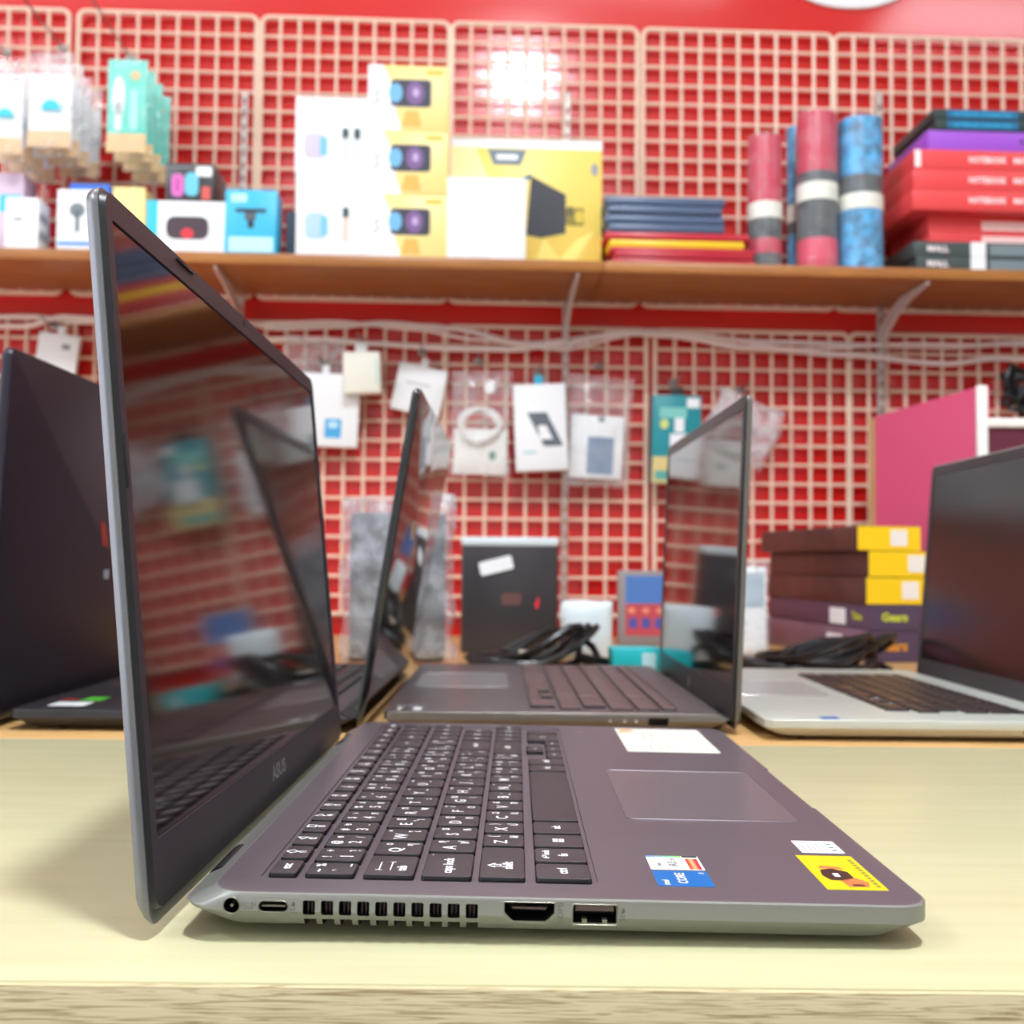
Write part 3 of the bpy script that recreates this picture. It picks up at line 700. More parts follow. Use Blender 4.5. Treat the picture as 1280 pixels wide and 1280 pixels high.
# left small boxes
c = Carton('small_carton', 'small white box at the left end of the shelf with tiny black marks', 'box', (6, 246, 47, 302), .215, .045, CARTW, z0=SZ)
c.f('picture', .25, .52, .55, .6, GREYP); c.f('foot_label', .2, 1.0, .0, .1, CARTW)
b = MB()
for k in range(4): b.prism(ell(.012 + (k % 2) * .016, c.H * (.3 + .35 * (k // 2)), .006, .008), c.W, c.W + .0005, GREYP, axis='x')
b.build('side_picture', c.root)
c = Carton('carton_behind', 'pale pink and blue box behind the small white box at the far left', 'box', (-30, 215, 28, 302), .150, .05, mat('pale_lilac_card', (225, 200, 220)), z0=SZ)
c.f('picture', .5, .95, .55, .75, CY)
c = Carton('small_carton', 'white earbud box just left of the nearest laptop lid corner with a blue lower stripe', 'box', (71, 236, 116, 302), .212, .05, CARTW, z0=SZ)
c.f('blue_stripe', .05, .98, .08, .14, mat('blue_print', (70, 140, 220))); c.ell('ear_shape', .55, .66, .22, .12, GREYP); c.f('stem_shape', .5, .62, .3, .66, GREYP, r=.001)
c.f('foot_label', .4, 1.0, 0, .06, CARTW)
c = Carton('small_carton', 'bright blue box top peeping out behind the white earbud box', 'box', (86, 229, 135, 302), .155, .045, mat('strong_blue_card', (60, 120, 230)), z0=SZ)
c = Carton('small_carton', 'pale yellow box behind the laptop lid corner beside the speaker box', 'box', (140, 233, 180, 302), .190, .05, mat('pale_yellow_card', (245, 225, 150)), z0=SZ)
# speaker box with cyan side, black box on top
c = Carton('speaker_carton', 'white speaker box with a black oval speaker picture and cyan end stripe', 'box', (183, 250, 281, 310), .214, .09, CARTW, z0=SZ)
c.f('cyan_stripe', .0, .14, .0, 1, CY); c.f('speaker_picture', .25, .79, .26, .70, mat('speaker_dark', (70, 52, 62)), r=.012); c.ell('red_emblem', .52, .37, .08, .10, mat('hot_red', (230, 50, 60)), y=-.0008)
ztop = c.z0 + c.H
c = Carton('earphone_carton', 'black earphone box with pink and cyan rounded shapes, lying on the speaker box', 'box', (207, 203, 267, 251), .210, .085, mat('black_card', (58, 56, 60), rough=.35), z0=ztop + .0003)
c.f('pink_shape', .12, .38, .12, .72, PURP, r=.008); c.f('cyan_shape', .40, .68, .15, .76, mat('aqua_print', (110, 200, 225)), r=.008); c.f('white_sticker', .62, .95, .66, .92, CARTW, r=.002); c.f('red_shape', .75, .93, .06, .4, mat('soft_red', (215, 90, 80)), r=.003); c.f('pink_slot', .22, .27, .25, .6, mat('deep_pink', (190, 60, 150)), r=.001, y=-.0008)
c.f('top_line', .0, .6, .86, .89, GP)
c = Carton('blue_carton', 'sky blue phone holder box standing right of the speaker box', 'box', (281, 236, 345, 311), .216, .05, BLUEC, z0=SZ)
c.f('holder_top', .2, .8, .64, .70, INK, r=.002); c.f('holder_stem', .38, .60, .52, .64, mat('mid_grey', (85, 95, 100)), r=.001); c.f('holder_base', .44, .56, .40, .52, INK); c.f('white_badge', .12, .42, .80, .93, mat('pale_aqua', (190, 235, 245)), r=.002); c.f('lower_panel', .08, .94, .03, .26, mat('pale_aqua', (190, 235, 245)))
c = Carton('dark_carton', 'narrow dark box between the blue box and the white earphone boxes', 'box', (357, 264, 373, 312), .17, .04, mat('slate_card', (75, 85, 100)), z0=SZ)
# two stacked white earphone boxes
zb = SZ; hh = None
for k, (y0, y1) in enumerate(((217, 314), (120, 216))):
    c = Carton('earphone_carton', 'white earphone box with a pastel round case picture, %s of the stacked pair' % ('lower' if k == 0 else 'upper'), 'box', (370 - k, y0, 460, y1), .214, .05, CARTW, group=None, z0=zb)
    PB = mat('pale_blue_print', (175, 205, 235)); PL = mat('pale_lilac_print', (205, 195, 220))
    c.f('case_picture', .12, .42, .20, .52, PB if k == 0 else PL, r=.010); c.ell('case_lid', .27, .55, .14, .15, mat('near_white_print', (225, 228, 235)), y=-.0003); c.f('case_edge', .34, .44, .24, .48, mat('bright_blue_print', (120, 190, 240)), r=.003, y=-.0007)
    c.f('stick_picture', .64, .73, .18, .48, mat('peach_print', (240, 205, 190)) if k == 0 else mat('grey_light_print', (215, 218, 222)), r=.002); c.f('stick_tip', .64, .73, .46, .60, mat('dark_green_print', (50, 75, 75)), r=.003)
    if k: c.f('second_tip', .80, .89, .46, .60, mat('dark_green_print', (50, 75, 75)), r=.003); c.f('second_stick', .80, .89, .18, .46, mat('grey_light_print', (215, 218, 222)), r=.002)
    zb = c.z0 + c.H + .0003
# three webcam boxes
zb = SZ
for k, (y0, y1, n) in enumerate(((242, 317, 'lowest'), (162, 241, 'middle'), (80, 161, 'topmost'))):
    c = Carton('webcam_carton', 'yellow and white webcam box, %s of its stack of three' % n, 'box', (460, y0, 559 + k, y1), .212, .07, mat('soft_yellow_card', (246, 220, 140), rough=.4), z0=zb)
    c.poly('white_area', [(0, 0), (.42, 0), (.34, .3), (.36, .5), (.18, 1), (0, 1)], CARTW)
    c.f('webcam_body', .28, .78, .36, .78, mat('webcam_black', (52, 50, 66)), r=.006, y=-.0006); c.ell('blue_lens', .34, .57, .085, .15, mat('lens_blue', (110, 175, 215)), y=-.0010); c.ell('purple_lens', .58, .57, .11, .18, mat('lens_purple', (120, 85, 140)), y=-.0010); c.ell('lens_core', .59, .58, .04, .07, mat('lens_core', (190, 160, 205)), y=-.0014)
    c.poly('amber_patch', [(.42, .06), (.66, .06), (.62, .30), (.46, .30)], mat('amber_print', (240, 175, 80)))
    c.text('scribble', '∿∿', .12, .5, .018, GP, rot=PI / 2)
    c.f('spec_line', .72, .92, .86, .93, mat('ochre_print', (225, 185, 60)))
    zb = c.z0 + c.H + .0003
# big projector carton behind, two white cartons in front
c = Carton('projector_carton', 'large yellow box with a black projector picture, largest box on the shelf', 'box', (563, 172, 752, 325), .165, .10, YEL, z0=SZ)
c.f('white_top_strip', .0, 1, .93, 1.0, CARTW); c.poly('white_wedge', [(0, .55), (.30, .55), (.16, .93), (0, .93)], mat('cream_print', (250, 235, 170)))
c.poly('label_plate', [(.24, .92), (.50, .92), (.46, .80), (.28, .80)], mat('slate_print', (110, 125, 135))); c.f('plate_text', .30, .44, .84, .88, CARTW, y=-.0008)
c.poly('projector_picture', [(.50, .26), (.53, .72), (.76, .58), (.76, .28), (.60, .24)], mat('projector_black', (48, 48, 56)), y=-.0006); c.poly('projector_top', [(.40, .66), (.53, .74), (.53, .70), (.42, .62)], mat('projector_blue', (70, 105, 125)), y=-.0006)
c.f('lens_barrel', .76, .88, .34, .48, mat('olive_print', (140, 125, 40)), r=.003, y=-.0006); c.ell('lens', .85, .41, .03, .05, mat('lens_gold', (220, 190, 60)), y=-.0010)
c.poly('light_beam', [(.54, .02), (.62, .24), (.72, .08), (.84, .24), (.95, .30), (.80, .02)], mat('pale_yellow_print', (252, 228, 120)))
c.ell('round_mark', .95, .78, .025, .05, GP)
c.text('spec_text', '10', .77, .45, .022, INK, sx=.8)
for k, (x0, x1, n) in enumerate(((559, 611, 'left'), (609.5, 657, 'right'))):
    c = Carton('plain_carton', 'plain white box in front of the projector box, %s one of the pair' % n, 'box', (x0, 221 + k, x1, 323 + k), .214, .045, CARTW, z0=SZ)
    c.ell('embossed_mark', .5, .5, .25, .12, mat('faint_grey_print', (228, 230, 232)))
# stack of pouches and folders
zb = SZ
FR = mat('dark_red_folder', (185, 30, 50), rough=.3); FY = mat('yellow_folder', (240, 195, 30), rough=.35); FD = mat('charcoal_pouch', (84, 100, 128), rough=.3)
specs = [('folder', 'dark red folder, lowest in the stack beside the projector box', (766, 945), .0085, FR), ('folder', 'dark red folder, second from the bottom of its stack', (768, 942), .008, FR),
         ('folder', 'dark red folder just under the yellow one', (764, 944), .006, mat('crimson_folder', (200, 40, 60), rough=.3)), ('folder', 'bright yellow folder in the red stack', (762, 932), .0115, FY), ('folder', 'dark red folder directly under the slate pouches', (756, 938), .0095, mat('crimson_folder', (200, 40, 60)))]
for i, (nm, lb, (x0, x1), h, m) in enumerate(specs):
    ua = wp(x0, 300, .212)[0]; ub = wp(x1, 300, .212)[0]
    h *= 1.12; b = MB(); b.box(0, ub - ua, 0, .15, 0, h, m, bev=h * .3); tag(b.build(nm, None, wl(ua, .212 - random.uniform(0, .004), zb), (0, 0, TH)), lb, 'folder', 'folders stacked on the shelf'); zb += h + .0002
for i in range(4):
    ua = wp(758 + random.uniform(-2, 3), 260, .210)[0]; ub = wp(906 + random.uniform(-4, 3), 260, .210)[0]; h = .0142
    b = MB(); b.box(0, ub - ua, 0, .14, 0, h - .0004, FD, bev=.0045, seg=3)
    o = b.build('plastic_pouch', None, wl(ua, .210 - .002 * (i % 2), zb + i * h), (0, 0, TH)); tag(o, 'shiny slate pouch on the folder stack, %s of four' % ['lowest', 'second lowest', 'second highest', 'topmost'][i], 'pouch', 'slate pouches')
# rolls / tubes
def roll(label, px0, px1, ptop, off, cols, band):
    u0 = wp(px0, 330, off)[0]; u1 = wp(px1, 330, off)[0]; zt_ = wp((px0 + px1) / 2, ptop, off)[1]; R_ = (u1 - u0) / 2; Hh = zt_ - SZ
    root = empty('rolled_mouse_mat', wl((u0 + u1) / 2, off - R_, SZ), TH, label, 'mat roll', 'rolled mats in clear film')
    def seg(z0, z1, m, r=R_, nm='roll'):
        b = MB(); n = 24; b.tube([(0, 0, z0), (0, 0, z1)], r, m, n); return b.build(nm, root)
    zz = 0
    for i, (fr, m) in enumerate(cols):
        seg(zz * Hh, (zz + fr) * Hh - .0001, m, R_ * (1 - .003 * i), 'printed_section'); zz += fr
    b = MB(); b.loft([(band[0] * Hh, -R_ - .001, R_ + .001, -R_ - .001, R_ + .001, R_ + .0009), (band[1] * Hh, -R_ - .001, R_ + .001, -R_ - .001, R_ + .001, R_ + .0009)], mat('cream_elastic_band', (240, 238, 225), rough=.6), 8); b.build('elastic_band', root)
    b = MB()
    n = 28; rings = []
    for j in range(9):
        z = j / 8 * (Hh + .003) ; rr = R_ + .0014
        rings.append([b.V(((rr + .0012 * noise.noise(Vector((k * .9, j * 1.7, px0)))) * math.cos(2 * PI * k / n), (rr + .0012 * noise.noise(Vector((k * .9, j * 1.7, px0 + 9)))) * math.sin(2 * PI * k / n), z)) for k in range(n)])
    for a_, c_ in zip(rings, rings[1:]):
        for k in range(n): b.face([a_[k], a_[(k + 1) % n], c_[(k + 1) % n], c_[k]], plastic_film('clear_roll_film', opacity=.12, rough=.06))
    b.build('clear_film', root)
    return root
PK = mat('pink_red_rubber', (205, 25, 70), rough=.3); CH = mat('charcoal_rubber', (60, 66, 70), rough=.35); BU = mat('azure_print', (60, 165, 228), rough=.3, vary=.7, vscale=55)
roll('rolled mat, crimson over charcoal with white band, leftmost of the four rolls', 941, 983, 166, .200, [(.12, CH), (.11, PK), (.27, CH), (.50, PK)], (.38, .50))
roll('rolled mat, blue, half hidden between the two crimson rolls', 988, 1015, 156, .132, [(.3, BU), (.2, CH), (.5, BU)], (.38, .49))
roll('rolled mat, crimson and charcoal, tallest of the rolls', 1004.5, 1055, 136, .205, [(.06, PK), (.14, mat('rose_rubber', (225, 50, 90), rough=.3)), (.30, CH), (.12, CH), (.38, PK)], (.44, .55))
roll('rolled mat, bright blue and white print, rightmost of the rolls', 1058.5, 1113, 143, .207, [(.42, BU), (.20, CH), (.38, BU)], (.40, .50))
# cartons at the right
zb = SZ
RC = mat('red_carton', (230, 70, 72), rough=.35); DG = mat('dark_grey_carton', (62, 72, 72), rough=.4); WH = mat('white_print', (250, 235, 235), rough=.5)
def flatcarton(label, x0, x1, y0, y1, m, off, dep, texts=(), extra=None, group=None):
    global zb
    ua = wp(x0, y1, off)[0]; ub = wp(x1, y1, off)[0]; h = wp(1200, y0, off)[1] - wp(1200, y1, off)[1]
    root = empty('flat_carton', wl(ua, off, zb), TH, label, 'box', group)
    b = MB(); b.box(0, ub - ua, 0, dep, 0, h, m, bev=.0012); b.build('carton', root)
    for (s_, px, sz, mm, sx) in texts:
        b = MB(); b.text(s_, sz, Matrix.Translation((wp(px, y0, off)[0] - ua, -.0004, h * .5)) @ TX @ Matrix.Scale(sx, 4, (1, 0, 0)), mm, bold=sz * .03); b.build('printed_name', root)
    if extra: extra(root, ua, h, off)
    zb += h + .0003
    return root
def ex1(root, ua, h, off):
    front('white_tab', root, rc(wp(1213, 300, off)[0] - ua, wp(1232, 300, off)[0] - ua, .0, h, .002), CARTW)
    front('grey_panel', root, rc(wp(1237, 300, off)[0] - ua, wp(1300, 300, off)[0] - ua, h * .15, h * .85, .001), mat('cool_grey_print', (120, 135, 140)))
flatcarton('dark grey flat box with slanted white letters, bottom of the right-hand stack', 1146, 1400, 316, 334, DG, .205, .12, [('MALL', 1172, .013, WH, 1.1)], ex1)
flatcarton('dark grey flat box with slanted white letters, second from the bottom of the right-hand stack', 1142, 1400, 297, 316, DG, .205, .12, [('MALL', 1172, .013, WH, 1.1)], ex1)
def ex2(root, ua, h, off): front('white_panel', root, rc(wp(1227, 280, off)[0] - ua, wp(1400, 280, off)[0] - ua, h * .1, h * .7), mat('pinkish_white_print', (248, 205, 200)))
flatcarton('thin red box with a long white panel, third from the bottom of the right-hand stack', 1162, 1420, 281, 297, RC, .190, .15, (), ex2)
flatcarton('thin red box just under the three large red boxes', 1160, 1420, 262, 281, RC, .190, .15, (), ex2)
def ex3(root, ua, h, off): front('corner_sticker', root, rc(.001, .010, h * .1, h * .95, .001), CARTW)
for k, n in enumerate(('lowest', 'middle', 'topmost')):
    flatcarton('large red box with white lettering, %s of the three alike' % n, 1141 + k, 1440, 235 - 25 * k, 260 - 25 * k, RC, .218, .17, [('NOTEBOOK', 1234, .0130, WH, .82), ('MAT', 1276, .0130, WH, .9)], ex3 if k == 2 else None, group=None)
flatcarton('purple flat box on top of the red boxes', 1160, 1460, 158, 183, mat('purple_carton', (160, 80, 205), rough=.4), .214, .16, [('B', 1277, .011, INK, 1)])
for k, n in enumerate(('under', 'on top of')):
    flatcarton('black flat box with blue strip lettering, %s its twin at the top right' % n, 1170 - 3 * k, 1460, 143 - 13 * k, 156 - 13 * k, mat('black_green_carton', (40, 55, 55), rough=.35), .216, .16, [('NOTEBOOK COOLING PAD', 1228, .0090, mat('cyan_lettering', (40, 170, 220)), .82)],
        lambda root, ua, h, off: front('blue_strip', root, rc(wp(1184, 150, off)[0] - ua, wp(1273, 150, off)[0] - ua, h * .15, h * .9), mat('deep_cyan_strip', (15, 105, 150)), y=-.0003))

# ------------------------------------------------------------------ things hanging on the wall grids
def hook(px, py, length, lab, drop=0):
    u, z = wp(px, py, .02)
    b = MB(); b.tube([(0, .004, .0), (0, -length, 0), (0, -length - .002, .004)], .0016, CHROME, 8); b.box(-.008, .008, .0, .003, -.006, .006, CHROME, bev=.001)
    o = b.build('display_hook', None, wl(u, .022, z), (0, 0, TH)); tag(o, lab, 'hook'); return o
def blister_stack(name, cat, labelf, px0, px1, y0, y1, offs, build, group):
    for i, off in enumerate(offs):
        o0 = offs[0]
        ua, zt_ = wp(px0, y0, o0); ub, zb_ = wp(px1, y1, o0)
        r_ = empty(name, wl(ua, off, zb_), TH, labelf(i, len(offs)), cat, group); build(r_, ub - ua, zt_ - zb_, i)
def pack_white(r_, W_, H_, i):
    b = MB(); b.box(0, W_, 0, .002, 0, H_ * .78, CARTW); b.build('backing_card', r_)
    front('salmon_band', r_, rc(0, W_, 0, H_ * .17), SALM, y=-.0006); front('cyan_dome', r_, [(W_ * .55 + W_ * .22 * math.cos(PI * k / 10), H_ * .38 + W_ * .24 * math.sin(PI * k / 10)) for k in range(11)], CY, y=-.0070, t=.0066)
    b = MB(); b.M = Matrix.Translation((W_ / 2, -.001, H_ * .5)); b.pillow(W_ * 1.08, H_ * 1.02, .011, plastic_film('bag_film', opacity=.22), amp=.003, seed=i * 3 + W_, power=.3); b.build('clear_bag', r_)
def pack_teal(r_, W_, H_, i):
    b = MB(); b.box(0, W_, 0, .002, 0, H_, mat('aqua_card', (95, 215, 195), rough=.4), bev=.0006); b.build('backing_card', r_)
    front('salmon_band', r_, rc(0, W_, 0, H_ * .20), SALM, y=-.0006); front('plug_picture', r_, ell(W_ * .28, H_ * .60, W_ * .16, H_ * .22), CARTW, y=-.0006); front('plug_stem', r_, rc(W_ * .2, W_ * .36, H_ * .24, H_ * .55, .002), CARTW, y=-.0006)
    front('second_plug', r_, rc(W_ * .58, W_ * .76, H_ * .24, H_ * .68, .004), mat('pale_mint_print', (170, 240, 230)), y=-.0006); front('round_badge', r_, ell(W_ * .7, H_ * .83, W_ * .13, H_ * .05), SALM, y=-.0006)
    b = MB(); b.M = Matrix.Translation((W_ / 2, -.001, H_ * .5)); b.pillow(W_ * 1.04, H_ * 1.0, .009, plastic_film('bag_film_thin', opacity=.14), amp=.0015, seed=i * 5, power=.25); b.build('clear_bag', r_)
names = ['frontmost', 'second', 'third', 'rearmost']
OF = [.200, .160, .118, .070]
blister_stack('blister_pack', 'packet', lambda i, n: 'white bagged pack with cyan dome at the far left edge, %s on its hook' % names[i], -14, 27, 76, 192, OF[:4], pack_white, 'white packs on the far left hook')
blister_stack('blister_pack', 'packet', lambda i, n: 'white cyan-domed bagged pack on the second hook from left, %s in its row' % names[i], 38, 88, 66, 184, OF, pack_white, 'white packs on the second hook')
blister_stack('blister_pack', 'packet', lambda i, n: 'teal cable pack with salmon foot band, %s on its hook' % names[i], 136, 182, 74, 191, OF, pack_teal, 'teal packs on the third hook')
hook(8, 66, .19, 'metal display hook holding the far left white packs'); hook(78, 60, .19, 'metal display hook holding the second row of white packs'); hook(163, 72, .19, 'metal display hook holding the teal packs')

def hang(name, label, cat, cx, cy, w_px, h_px, off, rot, build, hookpx=None):
    """hanging item centred on a pixel; rot in image radians clockwise"""
    u, z = wp(cx, cy, off); s_ = (WD - off) / F_PX
    r_ = empty(name, wl(u, off, z), 0, label, cat, rot=(0, rot, TH)); build(r_, w_px * s_, h_px * s_); return r_
def bx(r_, W_, H_, d, m, nm='carton', bev=.0015): b = MB(); b.box(-W_ / 2, W_ / 2, 0, d, -H_ / 2, H_ / 2, m, bev=bev); return b.build(nm, r_)
def bag(r_, W_, H_, d, seed, op=.3, nm='clear_bag', dz=0, amp=.004): b = MB(); b.M = Matrix.Translation((0, 0, dz)); b.pillow(W_, H_, d, plastic_film('hang_bag_%d' % int(op * 100), opacity=op), amp=amp, nx=16, nz=18, seed=seed, freq=22, power=.4); return b.build(nm, r_)
def tab(r_, H_, m=None, w_=.012): b = MB(); b.box(-w_ / 2, w_ / 2, .004, .006, H_ / 2 - .001, H_ / 2 + .014, m or CARTW, bev=.001); return b.build('hang_tab', r_)
def i1(r_, W_, H_): bx(r_, W_, H_, .012, CARTW); tab(r_, H_); front('grey_print', r_, rc(W_ * .1, W_ * .3, H_ * .2, H_ * .3), GREYP)
hang('hanging_carton', 'white hanging card above the dark laptop lid at the left edge', 'packet', 70, 448, 50, 62, .045, .12, i1)
def i2(r_, W_, H_):
    bx(r_, W_, H_, .022, CARTW); tab(r_, H_); front('blue_gadget', r_, rc(W_ * .02, W_ * .26, -H_ * .38, -H_ * .12, .003), mat('gadget_blue', (70, 165, 220)))
    front('gadget_ring', r_, ell(W_ * .14, -H_ * .2, W_ * .08, H_ * .05), mat('gadget_pale', (190, 225, 240)), y=-.0008)
hang('hanging_carton', 'white hanging box with a small blue gadget picture beside the nearest laptop lid', 'box', 405, 512, 86, 92, .060, .03, i2)
def i3(r_, W_, H_): bx(r_, W_, H_, .035, mat('cream_white_card', (238, 236, 222))); tab(r_, H_, w_=.02); front('pale_green_edge', r_, rc(W_ * .38, W_ * .44, -H_ * .3, H_ * .3), mat('mint_print', (190, 220, 205)))
hang('hanging_carton', 'small square off-white box hanging above the blue gadget box', 'box', 452, 465, 46, 52, .085, -.04, i3)
def i4(r_, W_, H_): bx(r_, W_, H_, .010, CARTW); tab(r_, H_); front('grey_line', r_, rc(-W_ * .3, W_ * .2, H_ * .1, H_ * .12), GP)
hang('hanging_carton', 'tilted white packet hanging behind the top of the glossy black lid', 'packet', 524, 487, 62, 60, .050, .20, i4)
def i4b(r_, W_, H_): bag(r_, W_, H_, .02, 4, .22)
hang('empty_bag', 'dull crumpled clear bag hanging left of the square off-white box', 'bag', 392, 445, 74, 50, .035, .05, i4b)
def i5(r_, W_, H_):
    b = MB(); b.box(-W_ * .42, W_ * .46, .002, .008, -H_ * .48, -H_ * .05, mat('warm_white_card', (236, 232, 226)), bev=.001); b.build('backing_card', r_)
    front('green_mark', r_, ell(W_ * .22, -H_ * .30, W_ * .06, H_ * .045), mat('dull_green_print', (90, 130, 120)), y=.0012)
    b = MB(); P = [(W_ * .36 * math.cos(t * .35) * (1 - .004 * t), -.004 - .003 * math.sin(t * .9), -H_ * .02 + W_ * .26 * math.sin(t * .35) + .004 * math.sin(t * .13)) for t in range(54)]
    b.tube(P, .0034, mat('white_usb_cable', (235, 232, 230), rough=.35), 8); b.build('cable_coil', r_)
    bag(r_, W_, H_, .03, 11, .16)
    front('white_oval', r_, ell(W_ * .14, H_ * .33, W_ * .09, H_ * .06), CARTW, y=-.016)  # plain white oval on the front of the bag
hang('bagged_cable', 'clear bag with a coiled white cable and card, left of the phone charger box', 'packet', 600, 529, 76, 134, .060, .02, i5)
def i6(r_, W_, H_):
    bx(r_, W_, H_, .028, CARTW, bev=.003); tab(r_, H_, mat('cyan_hook_tab', (40, 170, 200)), .016)
    front('phone_picture', r_, [(-W_ * .25, H_ * .17), (W_ * .12, H_ * .17), (W_ * .42, -H_ * .22), (W_ * .05, -H_ * .22)], mat('phone_grey', (96, 104, 112)))
    front('white_overlap', r_, [(-W_ * .06, H_ * .02), (W_ * .10, H_ * .02), (W_ * .22, -H_ * .14), (-W_ * .02, -H_ * .14)], CARTW, y=-.0008); front('small_text', r_, rc(-W_ * .36, -W_ * .1, -H_ * .30, -H_ * .27), mat('pale_blue_text', (180, 215, 225)))
hang('hanging_carton', 'white charger box with a grey phone picture hanging in the middle of the wall', 'box', 676, 534, 66, 110, .075, -.05, i6)
def i7(r_, W_, H_):
    b = MB(); b.box(-W_ * .40, W_ * .40, .0, .018, -H_ * .44, H_ * .14, CARTW, bev=.002); b.build('carton', r_)
    front('blue_grey_panel', r_, rc(-W_ * .14, W_ * .26, -H_ * .40, -H_ * .06), mat('blue_grey_panel', (118, 138, 165)), y=-.0005); front('notch', r_, rc(0, W_ * .1, H_ * .08, H_ * .13), GREYP, y=-.0005)
    bag(r_, W_, H_, .036, 23, .14, amp=.005)
hang('bagged_carton', 'clear bag holding a white box with a blue-grey panel, right of the phone charger box', 'packet', 747, 538, 84, 138, .055, .05, i7)
def i8(r_, W_, H_):
    bx(r_, W_, H_, .024, mat('deep_teal_card', (20, 140, 150), rough=.4)); tab(r_, H_, mat('black_tab', (45, 40, 42)), .024)
    front('white_corner', r_, rc(W_ * .2, W_ * .46, H_ * .36, H_ * .47, .001), CARTW); front('title_band', r_, rc(-W_ * .36, W_ * .2, H_ * .24, H_ * .36), mat('mint_title', (130, 205, 195))); front('yellow_badge', r_, ell(-W_ * .26, H_ * .17, W_ * .09, H_ * .055), mat('lime_badge', (215, 225, 130)))
    front('charger_picture', r_, rc(-W_ * .05, W_ * .15, H_ * .08, H_ * .24, .002), CARTW); front('charger_body', r_, rc(-W_ * .14, W_ * .30, -H_ * .3, H_ * .06, .002), CARTW); front('sand_foot', r_, rc(-W_ * .5, W_ * .5, -H_ * .5, -H_ * .20), mat('sand_foot_band', (215, 195, 130))); front('foot_teal', r_, rc(-W_ * .44, W_ * .3, -H_ * .46, -H_ * .36), mat('foot_teal', (90, 165, 155)), y=-.0008)
hang('hanging_carton', 'teal charger box with a sand coloured foot hanging left of the grey laptop lid', 'box', 846, 549, 62, 112, .060, .01, i8)
def i9(r_, W_, H_): bx(r_, W_ * .3, H_ * .4, .01, mat('grey_accessory', (120, 125, 135)), 'accessory'); bag(r_, W_, H_, .045, 31, .36, amp=.010)
hang('plastic_bag', 'shiny crumpled silver-clear bag hanging behind the grey laptop lid', 'bag', 926, 536, 90, 84, .050, .45, i9)
for px, py, lb in ((70, 408, 'above the white card at the left'), (405, 455, 'for the blue gadget box'), (452, 428, 'for the square off-white box'), (528, 440, 'for the tilted white packet'), (598, 452, 'for the bagged white cable'), (672, 466, 'for the phone charger box'), (748, 458, 'for the bag with the blue-grey panel'), (842, 478, 'for the teal charger box'), (925, 488, 'for the crumpled silver bag')):
    hook(px, py, .06, 'short metal hook ' + lb)

# ------------------------------------------------------------------ things standing on the back counter
def stand(name, label, cat, px0, px1, ptop, Y, dep, m, yaw=0, bev=.002, part='carton', z0=0.0003, H_=None):
    x0, z1 = yp(px0, ptop, Y); x1, _ = yp(px1, ptop, Y); W_ = x1 - x0; H_ = H_ or z1 - z0
    r_ = empty(name, (x0, Y, z0), yaw, label, cat); b = MB(); b.box(0, W_, 0, dep, 0, H_, m, bev=bev); b.build(part, r_); return r_, W_, H_
# plastic-wrapped packet left
x0, z1 = yp(425, 618, 1.23); x1, _ = yp(568, 618, 1.23)
r_ = empty('wrapped_laptop', ((x0 + x1) / 2, 1.25, 0.0), 0.0, 'grey laptop wrapped in crinkled clear plastic, standing behind the glossy black lid', 'wrapped laptop')
b = MB(); b.box(-(x1 - x0) * .42, (x1 - x0) * .42, -.008, .012, .004, z1 * .90, mat('slate_laptop_body', (88, 88, 94), rough=.35, metal=.3), bev=.004); b.build('laptop_body', r_)
b = MB(); b.M = Matrix.Translation((0, .002, z1 / 2 + .002)); b.pillow(x1 - x0, z1 - .002, .05, plastic_film('bubble_wrap', (235, 238, 244), .30, .10), amp=.006, nx=24, nz=28, freq=40, seed=5, power=.2); b.build('clear_wrap', r_)
# black boxed item with label
r_, W_, H_ = stand('wrapped_case', 'black flat case in clear film with a tilted white label, standing against the wall grid', 'case', 577, 698, 672, 1.42, .022, mat('charcoal_case', (58, 55, 58), rough=.3), bev=.005, part='case_body')
b = MB(); b.M = Matrix.Translation((W_ * .36, -.0012, H_ * .76)) @ Matrix.Rotation(-.25, 4, 'Y'); b.prism(rrect(-.022, .022, -.009, .009, .003), 0, .0012, CARTW, axis='y'); b.build('white_label', r_)
front('red_mark', r_, [(W_ * .76, H_ * .42), (W_ * .80, H_ * .50), (W_ * .81, H_ * .44), (W_ * .79, H_ * .38)], mat('hot_red', (230, 50, 60)), y=-.0006); front('brown_patch', r_, rc(W_ * .42, W_ * .62, H_ * .42, H_ * .52, .003), mat('brown_patch', (105, 70, 65)), y=-.0006)
b = MB(); b.box(-.001, W_ + .001, -.0015, .0235, H_ - .011, H_ + .0012, mat('glossy_foil_edge', (215, 225, 228), rough=.2), bev=.004); b.build('sealed_edge', r_)
# white pouch
x0, z1 = yp(701, 752, 1.30); x1, _ = yp(767, 752, 1.30)
b = MB(); b.M = Matrix.Translation((0, 0, z1 / 2)); b.pillow(x1 - x0, z1, .028, mat('pearl_white_pouch', (225, 235, 238), rough=.35), amp=.002, seed=8, power=.4); tag(b.build('white_pouch', None, ((x0 + x1) / 2, 1.31, .001), (0, 0, 0)), 'pearl white pouch standing between the black case and the blue-red pack', 'pouch')
